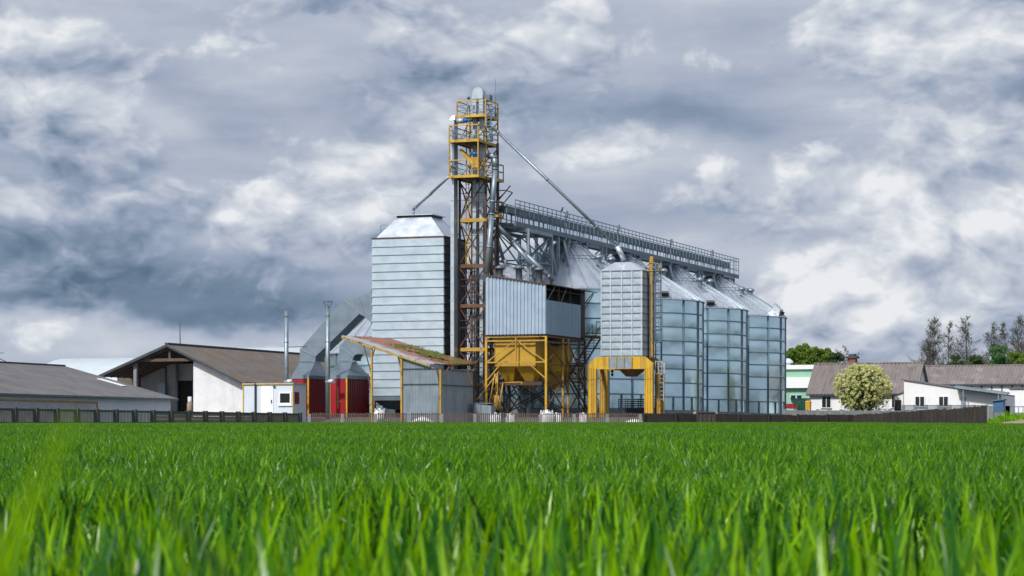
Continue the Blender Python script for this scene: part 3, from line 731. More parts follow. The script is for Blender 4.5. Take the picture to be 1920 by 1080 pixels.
# discharge spouts and A-frames standing on the silo roofs
for i in range(4):
    v = V1 + (i - 1) * SD
    d = MB(); d.hexa([(uc - 0.35, v - 0.35, APEX + 0.3), (uc + 0.35, v - 0.35, APEX + 0.3), (uc + 0.35, v + 0.35, APEX + 0.3), (uc - 0.35, v + 0.35, APEX + 0.3)],
                     [(uc - 0.5, v - 0.5, z_deck - 0.1), (uc + 0.5, v - 0.5, z_deck - 0.1), (uc + 0.5, v + 0.5, z_deck - 0.1), (uc - 0.5, v + 0.5, z_deck - 0.1)])
    S.part(d, 'discharge_box', 'galv_dark')
    dzr = (APEX - EAVE)
    def rz(r): return EAVE + dzr * (1 - r / SR) + 0.1
    for dv in (-2.6, 2.6):
        d = MB()
        for sg in (-1, 1):
            d.beam((uc + sg * 1.5, v + dv * 1.35, rz(3.8)), (uc + sg * 0.7, v + dv, z_deck - 0.25), 0.16)
            d.beam((uc + sg * 1.5, v + dv * 1.35, rz(3.8)), (uc + sg * 0.7, v + dv * 0.45, z_deck - 0.25), 0.09)
        d.beam((uc - 1.2, v + dv * 1.2, rz(3.8) + 0.7), (uc + 1.2, v + dv * 1.2, rz(3.8) + 0.7), 0.08)
        d.beam((uc - 0.95, v + dv, z_deck - 0.33), (uc + 0.95, v + dv, z_deck - 0.33), 0.2)
        S.part(d, 'support_frame', 'galv_mid')
    if i < 3:                                       # tall trestle in the gap between silos
        for dv2 in (-0.25, 0.25):
            vm = v + SD / 2 + dv2 * 2
            d = MB()
            for sg in (-1, 1): d.beam((uc + sg * 0.8, vm, EAVE - 1.0), (uc + sg * 0.8, vm, z_deck - 0.28), 0.18)
            d.beam((uc - 0.8, vm, z_deck - 1.6), (uc + 0.8, vm, z_deck - 0.4), 0.09); d.beam((uc - 0.8, vm, z_deck - 2.8), (uc + 0.8, vm, z_deck - 1.6), 0.09)
            S.part(d, 'trestle', 'galv_mid')
# end bracket past the last silo
d = MB(); ve = V1 + 2 * SD + SR * 0.62
for sg in (-1, 1):
    d.beam((uc + sg * 0.9, ve, EAVE + dzr * 0.38), (uc + sg * 0.9, ve, z_deck - 0.2), 0.2)
    d.beam((uc + sg * 0.9, ve - 2.0, EAVE + dzr * 0.65), (uc + sg * 0.9, ve - 0.6, z_deck - 0.3), 0.1)
    d.beam((uc + sg * 0.9, ve - 4, z_deck - 0.3), (uc + sg * 0.9, ve + 0.1, z_deck - 0.3), 0.2)
d.beam((uc - 1.0, ve, z_deck - 0.3), (uc + 1.0, ve, z_deck - 0.3), 0.2)
S.part(d, 'end_bracket', 'galv_mid')

# steel trestle carrying the gallery between the tower and the first silo
vt0, vt1 = Vof(960, uc), Vof(1004, uc)
S = Site('gallery_trestle', 'tall grey steel lattice trestle under the near end of the conveyor gallery', 'trestle', uc, vt0)
gz0 = S.w
cols = [(uc - 1.3, vt0), (uc + 1.3, vt0), (uc - 1.3, vt1), (uc + 1.3, vt1)]
for c in cols:
    d = MB(); d.beam((c[0], c[1], gz0), (c[0], c[1], z_deck - 0.28), 0.2); S.part(d, 'column', 'galv_mid')
d = MB(); zz = [gz0 + 0.5 + i * (z_deck - 0.9 - gz0) / 6 for i in range(7)]
for a, b in ((0, 1), (2, 3), (0, 2), (1, 3)):
    for z0, z1 in zip(zz, zz[1:]):
        d.beam((*cols[a], z0), (*cols[b], z1), 0.08); d.beam((*cols[b], z0), (*cols[a], z1), 0.08); d.beam((*cols[a], z1), (*cols[b], z1), 0.10)
S.part(d, 'bracing', 'rib')
d = MB()
for a, b in ((0, 2), (1, 3), (0, 1), (2, 3)): d.beam((*cols[a], z_deck - 0.42), (*cols[b], z_deck - 0.42), 0.26)
S.part(d, 'head_beam', 'galv_mid')
# second, lighter trestle beside silo one with inclined legs
vt2 = Vof(1026, uc)
S = Site('gallery_support', 'splayed V-shaped steel support under the gallery, left of the first silo roof', 'trestle', uc, vt2)
d = MB()
for sg in (-1, 1):
    d.beam((uc + sg * 0.9, vt2, S.w), (uc + sg * 0.9, vt2, z_deck - 0.28), 0.2)
S.part(d, 'column', 'galv_mid')
d = MB()
for sg in (-1, 1):
    d.beam((uc + sg * 0.9, vt2, z_deck - 4.4), (uc + sg * 0.9, vt2 + 2.6, z_deck - 0.3), 0.22)
    d.beam((uc + sg * 0.9, vt2, z_deck - 4.4), (uc + sg * 0.9, vt2 - 2.2, z_deck - 0.3), 0.22)
S.part(d, 'inclined_strut', 'galv_mid')
d = MB()
for k in range(5):
    z = z_deck - 1 - k * 1.5
    d.beam((uc - 0.9, vt2, z), (uc + 0.9, vt2, z - 1.3), 0.08); d.beam((uc + 0.9, vt2, z), (uc - 0.9, vt2, z - 1.3), 0.08)
S.part(d, 'bracing', 'rib')

# bird on the railing
v = Vof(1053.5, uc + 0.93); p = world(uc + 0.93, v, z_top + 0.03)
b = thing('bird', 'small dark bird perched on the gallery railing', 'bird', p, R(20))
d = MB(); d.lathe((0, 0, 0), [(0, 0.02), (0.06, 0.05), (0.085, 0.13), (0.075, 0.2), (0.045, 0.26), (0.055, 0.31), (0.045, 0.35), (0.0, 0.375)], 12)
d.v = [(x * 1.0 + (z - 0.1) * 0.35, y * 0.8, z) for x, y, z in d.v]
d.hexa([(-0.05, -0.03, 0.06), (-0.05, 0.03, 0.06), (-0.03, 0.03, 0.1), (-0.03, -0.03, 0.1)], [(-0.28, -0.04, -0.01), (-0.28, 0.04, -0.01), (-0.28, 0.04, 0.01), (-0.28, -0.04, 0.01)])
d.build('body', 'black', b)
d = MB(); d.tube((0.12, 0, 0.325), (0.19, 0, 0.315), 0.016, 0.003, 6); d.build('beak', 'rib', b)
for s_ in (-.03, .03): d = MB(); d.beam((0, s_, -0.01), (0, s_, 0.08), 0.012); d.build('leg', 'rib', b)

# ================================================================== dryer building
ud, vd = loc(832, 178.9)
ul = Uof(697, vd); dv_ = 4.6
wt = Wof(443.7, ud, vd); wb = Wof(741, ud, vd)
S = Site('grain_dryer', 'tall grain dryer clad in pale horizontal metal siding with hood on top', 'dryer', (ud + ul) / 2, vd + dv_ / 2)
d = MB(); ncr = 19; ch = (wt - wb) / ncr
for k in range(ncr):
    z0, z1 = wb + k * ch, wb + (k + 1) * ch
    d.hexa([(ul, vd, z0), (ud, vd, z0), (ud, vd + dv_, z0), (ul, vd + dv_, z0)], [(ul + 0.035, vd + 0.035, z1 - 0.012), (ud - 0.035, vd + 0.035, z1 - 0.012), (ud - 0.035, vd + dv_ - 0.03, z1 - 0.012), (ul + 0.035, vd + dv_ - 0.03, z1 - 0.012)])
    # lapped lower edge
    d.box((ul - 0.03, vd - 0.045, z0 - 0.02), (ud + 0.005, vd - 0.001, z0 + 0.03))
S.part(d, 'siding', 'dryer')
d = MB()
for k in range(ncr):
    z0, z1 = wb + k * ch, wb + (k + 1) * ch
    d.hexa([(ud + 0.002, vd + 0.02, z0), (ud + 0.10, vd + 0.02, z0), (ud + 0.10, vd + dv_, z0), (ud + 0.002, vd + dv_, z0)],
           [(ud + 0.002, vd + 0.02, z1 - 0.03), (ud + 0.03, vd + 0.02, z1 - 0.03), (ud + 0.03, vd + dv_, z1 - 0.03), (ud + 0.002, vd + dv_, z1 - 0.03)])
S.part(d, 'painted_shade_side', 'dark_sheet')  # near-black siding paints the shade on the side turned from the sun
d = MB()
for z in (wt - 4.0, wt - 6.0):
    d = MB(); d.hexa([(ul - 0.30, vd + 0.5, z), (ul - 0.002, vd + 0.5, z), (ul - 0.002, vd + 1.5, z), (ul - 0.30, vd + 1.5, z)], [(ul - 0.08, vd + 0.5, z + 1.0), (ul - 0.002, vd + 0.5, z + 1.0), (ul - 0.002, vd + 1.5, z + 1.0), (ul - 0.08, vd + 1.5, z + 1.0)]); S.part(d, 'side_flap', 'galv_dark')
d = MB(); d.box((ul - 0.06, vd - 0.06, wt), (ud + 0.06, vd + dv_ + 0.06, wt + 0.07)); S.part(d, 'eave_trim', 'rusty')
hl, hr = Uof(745, vd + 1.2), Uof(808, vd + 1.2); ht = Wof(407, (hl + hr) / 2, vd + 1.2)
d = MB(); d.hexa([(ul + 0.32, vd + 0.1, wt + 0.072), (ud - 0.02, vd + 0.1, wt + 0.072), (ud - 0.02, vd + dv_ - 0.1, wt + 0.072), (ul + 0.32, vd + dv_ - 0.1, wt + 0.072)],
                 [(hl, vd + 1.2, ht), (hr, vd + 1.2, ht), (hr, vd + dv_ - 1.2, ht), (hl, vd + dv_ - 1.2, ht)])
hood = S.part(d, 'hood', 'silo_roof')
d = MB(); d.box((hl - 0.02, vd + 1.15, ht + 0.002), (hr + 0.02, vd + dv_ - 1.15, ht + 0.12)); S.part(d, 'hood_neck', 'dark_sheet', hood)
d = MB(); d.box((hl - 0.22, vd + 0.95, ht + 0.122), (hr + 0.22, vd + dv_ - 0.95, ht + 0.17)); S.part(d, 'cap_plate', 'silo_roof')
d = MB(); pr = MB(); xp = Uof(716, vd + 1)
for z in (0.5, 1.0): pr.beam((xp, vd + 0.8, wt + 0.07 + z), (xp + 0.45, vd + 0.8, wt + 0.07 + z), 0.035)
pr.beam((xp, vd + 0.8, wt + 0.07), (xp, vd + 0.8, wt + 1.07), 0.04); S.part(pr, 'guard_rail', 'rib')
# underside: hopper, dark base, legs
d = MB(); d.hexa([(ul + 0.9, vd + 0.9, wb - 1.0), (ud - 0.9, vd + 0.9, wb - 1.0), (ud - 0.9, vd + dv_ - 0.9, wb - 1.0), (ul + 0.9, vd + dv_ - 0.9, wb - 1.0)],
                 [(ul + 0.05, vd + 0.05, wb - 0.35), (ud - 0.05, vd + 0.05, wb - 0.35), (ud - 0.05, vd + dv_ - 0.05, wb - 0.35), (ul + 0.05, vd + dv_ - 0.05, wb - 0.35)])
S.part(d, 'discharge_hopper', 'dark_sheet')
d = MB(); d.box((ul + 0.02, vd + 0.01, wb - 0.36), (ud - 0.02, vd + dv_ - 0.02, wb - 0.025)); S.part(d, 'base_skirt', 'galv_dark')
for uu in (ul + 0.15, ud - 0.15):
    for vv in (vd + 0.15, vd + dv_ - 0.15):
        d = MB(); d.box((uu - 0.1, vv - 0.1, S.w - 0.05), (uu + 0.1, vv + 0.1, wb - 0.36)); S.part(d, 'leg', 'rusty')
d = MB(); d.box((ul + 0.3, vd + 3.9, S.w - 0.05), (ud - 0.3, vd + 4.1, wb - 0.4)); S.part(d, 'dark_backing', 'black')  # added black sheet stands in for the dark of the opening

# ================================================================== elevator tower
ut1, vt = loc(897, 176.4)                 # near right corner of the lower platforms
ut0 = Uof(842, vt)
vb = vt + 4.05                            # rear of the platforms
vm = Vof(911, ut1)                        # where the slimmer top stage begins
def W(py, v=None): return Wof(py, ut1, vt if v is None else v)
S = Site('elevator_tower', 'tall yellow steel elevator tower with platforms, railings and ladder', 'tower', (ut0 + ut1) / 2, (vt + vb) / 2)
Tg = S.w
def col(parts, name, m, w=0.11):
    for a, b in parts:
        d = MB(); d.beam(a, b, w); S.part(d, name, m)
ztop = W(187, vm); zp1 = W(213.5, vm); zp2 = W(260); zp3 = W(327)
um = (ut0 + ut1) / 2
vm0 = vm
utl = ut0 + 0.02; utr = ut1 - 0.02
# lower shaft posts: dark rusty, set back
lo_u0, lo_u1 = Uof(862, vm), ut1 - 0.05 + 0.05
col([((lo_u0, vm, Tg), (lo_u0, vm, zp3)), ((lo_u1, vm, Tg), (lo_u1, vm, zp3)), ((lo_u0, vb, Tg), (lo_u0, vb, zp3)), ((lo_u1, vb, Tg), (lo_u1, vb, zp3))], 'column', 'rust_dark', 0.15)
# stage between platform 3 and 2 and up to the rail over platform 2
z2r = W(236)
col([((utl, vt, zp3), (utl, vt, z2r)), ((utr, vt, zp3), (utr, vt, z2r)), ((utl, vb, zp3), (utl, vb, z2r)), ((utr, vb, zp3), (utr, vb, ztop)), ((utl, vm, zp3), (utl, vm, ztop)), ((utr, vm, zp3), (utr, vm, ztop)), ((utl, vb, z2r), (utl, vb, ztop))], 'column', 'yellow', 0.09)
def platform(z, v0, v1, u0, u1, m='yellow_new', th=0.19):
    d = MB()
    d.box((u0 - 0.04, v0 - 0.04, z - th), (u1 + 0.04, v0 + 0.06, z)); d.box((u0 - 0.04, v1 - 0.06, z - th), (u1 + 0.04, v1 + 0.04, z))
    d.box((u0 - 0.04, v0 + 0.062, z - th), (u0 + 0.06, v1 - 0.062, z)); d.box((u1 - 0.06, v0 + 0.062, z - th), (u1 + 0.04, v1 - 0.062, z))
    p = S.part(d, 'platform_frame', m)
    d = MB(); d.box((u0 + 0.065, v0 + 0.065, z - 0.09), (u1 - 0.065, v1 - 0.065, z - 0.03)); S.part(d, 'platform_floor', 'rust_dark', p)
platform(zp1, vm, vb, ut0, ut1); platform(zp2, vt, vb, ut0, ut1); platform(zp3, vt, vb, ut0, ut1)
def rail(z, h, v0, v1, u0, u1, m='yellow_new', thin='rib'):
    d = MB()
    c = [(u0, v0), (u1, v0), (u1, v1), (u0, v1)]
    for i in range(4):
        a, b = c[i], c[(i + 1) % 4]; d.beam((*a, z + h), (*b, z + h), 0.07)
    r = S.part(d, 'railing', m)
    d = MB()
    for i in range(4):
        a, b = c[i], c[(i + 1) % 4]
        for f in (0.33, 0.66): d.beam((*a, z + h * f), (*b, z + h * f), 0.035)
        d.beam((*a, z + h), ((a[0] + b[0]) / 2, (a[1] + b[1]) / 2, z + 0.05), 0.04)
    S.part(d, 'railing_bar', thin, r)
rail(zp1, ztop - zp1, vm, vb, ut0, ut1); rail(zp2, 1.05, vt, vb, ut0, ut1); rail(zp3, 1.1, vt, vb, ut0, ut1)
# bracing of the upper stages
d = MB()
for (a, b) in (((utr, vt, zp2 + 0.1), (utr, vm, zp1 - 1.0)), ((utr, vt, zp3 + 0.1), (utr, vt + 1.4, zp3 + 1.3)), ((utl, vt, zp3 + 0.1), (utl, vm, zp2 - 0.3)), ((utr, vm, zp2 - .2), (utr, vb, zp3 + .2)),
             ((utr, vb, zp2 - .2), (utr, vm, zp3 + .2)), ((utl + .2, vm, zp2 + .1), (um, vm, zp1 - .3)), ((utr, vm, zp2 + .1), (utr, vb, zp1 - .3)), ((utl, vb, zp3 + .2), (utr, vb, zp2 - .3)), ((utl, vb, zp2 + .1), (um, vb, zp1 - .3)),
             ((um - .5, vm + .3, zp3), (um - .5, vm + .3, zp1 - .1)), ((um - .15, vm + .3, zp3), (um - .15, vm + .3, zp1 - .1))):
    d.beam(a, b, 0.065)
S.part(d, 'upper_bracing', 'yellow')
# lower shaft horizontals and diagonals
levels = [412, 498, 573, 655, 722]
zs = [zp3 - 0.2] + [W(y, vm) for y in levels] + [Tg + 0.1]
for i, z in enumerate(zs[1:-1]):
    d = MB()
    for vv in (vm, vb): d.box((lo_u0 + 0.02, vv - 0.09, z - 0.13), (lo_u1 + 0.08, vv + 0.09, z + 0.13))
    for uu in (lo_u0, lo_u1): d.box((uu - 0.08, vm + 0.092, z - 0.12), (uu + 0.08, vb - 0.092, z + 0.12))
    S.part(d, 'shaft_beam', 'yellow' if i in (0, 3) else 'rusty')
d = MB()
for z0, z1 in zip(zs, zs[1:]):
    for vv in (vm - 0.10, vb + 0.10):
        zm = (z0 + z1) / 2
        d.beam((lo_u0, vv, z0 - 0.1), (lo_u1, vv, z1 + 0.1), 0.08); d.beam((lo_u1, vv + 0.02, z0 - 0.1), (lo_u0, vv + 0.02, z1 + 0.1), 0.08)
    for uu in (lo_u0, lo_u1): d.beam((uu, vm, z0), (uu, vb, z1), 0.08); d.beam((uu + 0.02, vb, z0), (uu + 0.02, vm, z1), 0.08)
    for f in (0.33, 0.5): d.beam((lo_u0, vm - 0.03, z0 + (z1 - z0) * f), (lo_u1, vm - 0.03, z0 + (z1 - z0) * f), 0.04)
    for k in range(3): d.beam((lo_u0, vb - 0.03, z0 + (z1 - z0) * (k + .5) / 3), (lo_u1, vb - 0.03, z0 + (z1 - z0) * (k + .5) / 3), 0.04)
S.part(d, 'shaft_bracing', 'rust_dark')
# caged ladder inside the shaft, yellow in its upper part
lu = Uof(876.5, vm + 0.6); 
def ladder(name, m, u, v, z0, z1, w=0.34, step=0.32, du=1, cage=False, parent=None, S=S, cm=None):
    d = MB()
    ax = (1, 0) if du else (0, 1)
    for sg in (-1, 1): d.beam((u + sg * w / 2 * ax[0], v + sg * w / 2 * ax[1], z0), (u + sg * w / 2 * ax[0], v + sg * w / 2 * ax[1], z1), 0.05)
    z = z0 + 0.15
    while z < z1: d.beam((u - w / 2 * ax[0], v - w / 2 * ax[1], z), (u + w / 2 * ax[0], v + w / 2 * ax[1], z), 0.035); z += step
    lad = S.part(d, name, m, parent)
    if cage:
        d = MB(); z = z0 + 2.0; n = 8; r = 0.36
        cx, cy = (u, v - r) if du else (u + r, v)
        while z < z1 + 0.1:
            for i in range(n):
                a0, a1 = 2 * math.pi * i / n, 2 * math.pi * (i + 1) / n
                d.beam((cx + r * math.cos(a0), cy + r * math.sin(a0), z), (cx + r * math.cos(a1), cy + r * math.sin(a1), z), 0.04)
            z += 0.9
        for i in range(n):
            a0 = 2 * math.pi * i / n; d.beam((cx + r * math.cos(a0), cy + r * math.sin(a0), z0 + 2.0), (cx + r * math.cos(a0), cy + r * math.sin(a0), z1), 0.03)
        S.part(d, 'ladder_cage', cm or m, lad)
    return lad
ladder('ladder', 'yellow_new', lu, vm + 0.6, W(500, vm), zp3 - 0.1, 0.22, 0.3)
ladder('ladder', 'rust_dark', lu + 0.35, vm + 0.7, Tg, W(500, vm), 0.36, 0.3, cage=True)
ladder('ladder', 'rib', Uof(917, vm) , vm - .02, zp2, zp1, 0.35, 0.25)
# small side balconies on the right
for (pa, pb, pz, ptop) in ((931, 945, 338, 311), (930, 945, 405, 380)):
    vv = vb - 0.3; u0b, u1b = Uof(pa, vv), Uof(pb, vv); zb_, zt_ = Wof(pz, u0b, vv), Wof(ptop, u0b, vv)
    d = MB(); d.box((ut1 + 0.05, vv - 1.2, zb_ - 0.2), (u1b, vv, zb_)); bal = S.part(d, 'side_balcony', 'yellow')
    d = MB()
    for uu in (ut1 + 0.1, u1b - 0.04):
        for v2 in (vv - 1.16, vv - 0.04): d.beam((uu, v2, zb_), (uu, v2, zt_), 0.06)
    for z in (zt_, (zb_ + zt_) / 2):
        d.beam((ut1 + 0.1, vv - 1.16, z), (u1b - 0.04, vv - 1.16, z), 0.045); d.beam((ut1 + 0.1, vv - 0.04, z), (u1b - 0.04, vv - 0.04, z), 0.045); d.beam((u1b - 0.04, vv - 1.16, z), (u1b - 0.04, vv - 0.04, z), 0.045)
    d.beam((ut1 + 0.1, vv - 1.16, zt_), (u1b - 0.04, vv - 1.16, zb_), 0.045)
    S.part(d, 'balcony_rail', 'rust_dark', bal)
d = MB(); vv = vb - 0.6
for a, b in (((933, 357), (948, 357)), ((948, 357), (961, 361)), ((961, 361), (935, 392)), ((957, 348), (935, 375)), ((933, 357), (933, 400)), ((947, 361), (935, 372))):
    ua, ub_ = Uof(a[0], vv), Uof(b[0], vv); d.beam((ua, vv, Wof(a[1], ua, vv)), (ub_, vv, Wof(b[1], ub_, vv)), 0.07)
S.part(d, 'pulley_bracket', 'rust_dark')
# right rear rusty mast running full height
d = MB(); d.beam((ut1 + 0.3, vb - 0.9, Tg), (ut1 + 0.3, vb - 0.9, zp2), 0.16); d.beam((ut1 + 0.15, vm + 0.8, Tg), (ut1 + 0.15, vm + 0.8, zp3), 0.22)
S.part(d, 'rear_mast', 'rust_dark')
# ---- bucket elevators
def belev(label, u, v, w, dpt, gap, ztop_, m='galv_dark', head=True, twin=True, z0=None, front='galv'):
    E = Site('bucket_elevator', label, 'elevator', u, v, z0, group='bucket elevators in the tower')
    zz0 = E.w
    offs = (-1, 1) if twin else (0,)
    for sg in offs:
        d = MB(); uu = u + sg * (w + gap) / 2
        d.box((uu - w / 2, v - dpt / 2, zz0), (uu + w / 2, v + dpt / 2, ztop_))
        k = 0
        z = zz0 + 1.2
        while z < ztop_ - 0.2:
            d.box((uu - w / 2 - 0.03, v - dpt / 2 - 0.03, z), (uu + w / 2 + 0.03, v + dpt / 2 + 0.03, z + 0.07)); z += 2.45
        E.part(d, 'leg_casing', front)
    if head:
        d = MB(); hw = (w * 2 + gap) / 2 if twin else w * 0.9; n = 14; vs = []
        for s2 in (-1, 1):
            for i in range(n + 1):
                a = math.pi * i / n; vs.append((u + hw * math.cos(a), v + s2 * dpt * 0.6, ztop_ + 0.45 + hw * math.sin(a)))
            vs.append((u - hw, v + s2 * dpt * 0.6, ztop_)); vs.append((u + hw, v + s2 * dpt * 0.6, ztop_))
        m_ = n + 3
        fs = [tuple(range(m_)), tuple(reversed(range(m_, 2 * m_)))] + [(i, (i + 1) % m_, m_ + (i + 1) % m_, m_ + i) for i in range(m_)]
        d.add(vs, fs); E.part(d, 'head', front, fix=True)
    return E
vE = vm + 1.2
uE = Uof(898, vE)
E = belev('tallest bucket elevator with twin casings and rounded head at the tower top', uE, vE, 0.28, 0.5, 0.26, Wof(186, uE, vE), front='galv')
d = MB(); z = Wof(182, uE, vE); d.box((uE + 0.56, vE - 0.3, z - 0.35), (uE + 0.95, vE + 0.3, z + 0.1)); E.part(d, 'head_chute', 'galv_dark')
d = MB(); zz = Wof(345, uE, vE); 
d.box((uE - 0.62, vE + 0.40, E.w), (uE - 0.2, vE + 0.8, Wof(250, uE, vE))); E.part(d, 'return_casing', 'dark_sheet')
vE2 = vt + 0.9; uE2 = Uof(851.6, vE2)
E = belev('left bucket elevator with pale front casing and white cap, beside the dryer', uE2, vE2, 0.27, 0.78, 0, Wof(226, uE2, vE2), twin=False, head=False, front='galv')
d = MB(); z = Wof(226, uE2, vE2); d.hexa([(uE2 - 0.2, vE2 - 0.42, z), (uE2 + 0.2, vE2 - 0.42, z), (uE2 + 0.2, vE2 + 0.42, z), (uE2 - 0.2, vE2 + 0.42, z)], [(uE2 - 0.03, vE2 - 0.35, z + 0.3), (uE2 + 0.18, vE2 - 0.35, z + 0.3), (uE2 + 0.18, vE2 + 0.35, z + 0.3), (uE2 - 0.03, vE2 + 0.35, z + 0.3)])
E.part(d, 'head', 'silo_roof')
d = MB(); z = Wof(227, uE2, vE2); u2 = Uof(870, vE2); d.tube((uE2 + 0.2, vE2, z), (u2, vE2, z), 0.21, n=12); E.part(d, 'head_drum', 'galv')
d = MB(); u3 = Uof(882, vE2); d.tube((u2, vE2, z), (u2 + (u3 - u2) * .5, vE2, z), 0.17, n=12); d.tube((u2 + (u3 - u2) * .5, vE2, z), (u3, vE2, z), 0.12, n=12); E.part(d, 'motor', 'blue')
# yellow transfer hopper with blue drive between platforms
vH = vt + 0.7
S2 = Site('transfer_hopper', 'yellow transfer hopper with blue drive motor inside the tower', 'hopper', Uof(880, vH), vH, zp3)
pp = lambda px, py, v=vH: (Uof(px, v), v, Wof(py, Uof(px, v), v))
def prism(d, pts, v0, v1):
    n = len(pts); a = [(Uof(x, v0), v0, Wof(y, Uof(x, v0), v0)) for x, y in pts]; b = [(p[0], v1, p[2]) for p in a]
    d.add(a + b, [tuple(reversed(range(n))), tuple(range(n, 2 * n))] + [(i, (i + 1) % n, n + (i + 1) % n, n + i) for i in range(n)]); return d
S2.part(prism(MB(), [(862, 279), (880, 295), (896, 295), (896, 300), (878, 300), (862, 288)], vH, vH + 0.6), 'inlet_chute', 'yellow')
S2.part(prism(MB(), [(880, 300), (896, 300), (896, 312), (890, 320), (884, 312)], vH, vH + 0.7), 'hopper_body', 'yellow_new')
d = MB(); a = pp(882, 288); b_ = pp(896, 288); d.tube(a, b_, 0.13, n=12); S2.part(d, 'motor', 'blue')
# ---- grain spouts
def spout(label, pts, r, name='grain_spout', mt='galv_mid', flange=2.4):
    p0 = world(*pts[0][:2]); T = Site(name, label, 'spout', pts[0][0], pts[0][1], pts[0][2], group='grain spouts')
    d = MB()
    for a, b in zip(pts, pts[1:]): d.tube(a, b, r, n=12)
    for a, b in zip(pts, pts[1:]):
        A_, B_ = Vector(a), Vector(b); L = (B_ - A_).length; n = int(L / flange)
        for i in range(n + 1):
            c = A_.lerp(B_, (i + 0.02) * flange / L if L > flange else 0.05); dd = (B_ - A_).normalized() * 0.06
            d.tube(c - dd, c + dd, r * 1.22, n=12)
    T.part(d, 'pipe', mt)
    return T
def pt(px, py, v): u = Uof(px, v); return (u, v, Wof(py, u, v))
spout('short spout from the tower down to the dryer hood', [pt(846, 327, vt + 1.2), pt(808, 363, vt + 2.0), pt(775, 393, vd + 2.3), pt(775, 404, vd + 2.3)], 0.10)
ugb, vgb = loc(1225, 176.5)
spout('longest spout, sloping from the tower top across the gallery to the square bin', [pt(915, 228, vm + 0.5), pt(932, 246, vm + 0.4), pt(1157, 462, vgb + 0.6)], 0.115, flange=5)
spout('thick grey spout standing upright in front of the tower, right side', [pt(917, 292, vm + 0.2), pt(927, 293, vm - 0.1), pt(928.5, 315, vm - 0.1), pt(922, 400, vm - 0.2), pt(913, 512, vm - 0.3)], 0.20, mt='galv_mid')
spout('sloping spout passing over the hopper building roof, upper of the pair', [pt(929, 418, vb - 0.3), pt(985, 475, vb + 1.0), pt(1038, 527, vb + 2.0)], 0.15)
spout('sloping spout passing over the hopper building roof, lower of the pair', [pt(925, 414, vb - 1.0), pt(960, 452, vb), pt(1010, 512, vb + 0.7)], 0.17)
spout('short steep spout falling to the small cone behind the hopper building roof', [pt(930, 440, vb - 0.5), pt(944, 487, vb + 0.4), pt(947, 494, vb + 0.5)], 0.13)
spout('short curved spout beneath the top platform of the tower', [pt(913, 232, vm + 1.0), pt(919, 240, vm + 1.0), pt(922, 262, vm + 1.0), pt(917, 263, vm + .9)], 0.12)
# lightning rod and small lamp on top
S3 = Site('lightning_rod', 'thin lightning rod on the tower top', 'antenna', ut1, vb, zp1)
d = MB(); u_ = Uof(929, vb); d.tube((u_, vb, zp1), (u_, vb, Wof(148, u_, vb)), 0.035, 0.015, 6); S3.part(d, 'rod', 'galv_dark')
d = MB(); d.box((u_ - 0.08, vb - 0.08, zp1 - 0.02), (u_ + 0.08, vb + 0.08, zp1 + 0.3)); S3.part(d, 'clamp', 'galv_dark')
S3 = Site('tower_lamp', 'small lamp post on the top platform of the tower', 'lamp', um - 0.3, vm, ztop)
u_ = Uof(876, vm + 0.2); d = MB(); d.tube((u_, vm + 0.2, zp1), (u_, vm + 0.2, W(182, vm)), 0.025, n=6); S3.part(d, 'post', 'rib')
d = MB(); z = W(182, vm); d.lathe((u_ + 0.12, vm + 0.2, z), [(0, 0.15), (0.09, 0.1), (0.1, -0.05), (0, -0.12)], 10); S3.part(d, 'lamp_head', 'dark_sheet')
# ================================================================== hopper building
uh1, vh = loc(1024, 175.0)                # near right corner
uh0 = Uof(911, vh)
vh1 = Vof(1097, uh1)                      # rear right corner
def WH(py, u=uh1, v=vh): return Wof(py, u, v)
zf = WH(626); zrL = WH(515.5, uh0, vh); zrR = WH(532)
S = Site('hopper_building', 'corrugated metal cabin raised on a yellow frame over grain hoppers', 'building', (uh0 + uh1) / 2, (vh + vh1) / 2)
hg = S.w
d = MB(); d.corr((uh0, vh), (uh1, vh), zf, zf, zrL - 0.05, zrR - 0.05, 0.27, 0.08, (0, -1))
S.part(d, 'front_wall', 'corr')
zlow = Wof(565, uh1, vh + 3)
vs1 = Vof(1089, uh1)
d = MB(); d.corr((uh1, vh + 0.02), (uh1, vs1), zf, zf, WH(562), WH(562) , 0.33, 0.035, (1, 0), prof='wave')
S.part(d, 'side_wall', 'corr_blue')
d = MB(); d.corr((uh0, vh1), (uh0, vh + 0.02), zf, zf, zrL - 0.05, zrL - 0.05, 0.25, 0.04, (-1, 0)); S.part(d, 'left_wall', 'corr')
d = MB(); d.corr((uh1, vh1), (uh0, vh1), zf, zf, zrR - 0.05, zrL - 0.05, 0.25, 0.04, (0, 1)); S.part(d, 'rear_wall', 'corr_blue')
d = MB(); d.box((uh0 + 0.05, vh + 0.05, zf - 0.12), (uh1 - 0.04, vh1 - 0.05, zf - 0.002)); S.part(d, 'floor', 'rust_dark')
d = MB()
for vv in (vh + 0.08, vh + 3, vh + 5.6, vs1 + 0.1, vh1 - 0.06): d.beam((uh1 - 0.1, vv, zf), (uh1 - 0.1, vv, zrR - 0.06), 0.12)
d.box((uh1 - 0.05, vs1 + 0.12, zf), (uh1 - 0.01, vh1, zrR - 0.1)); d.beam((uh1 - .1, vh + .1, zf + .07), (uh1 - .1, vh1, zf + .07), .1); d.beam((uh1 - .35, vh + .1, zrR - .35), (uh1 - .35, vh1, zrR - .35), .55, .06)
for i in range(14): vv = vh + 2.5 + i * 0.38; d.beam((uh1 - 0.6, vv, zrR - 1.1), (uh1 - 0.6, vv, zrR - 0.3), 0.07)
S.part(d, 'wall_stud', 'rust_dark')
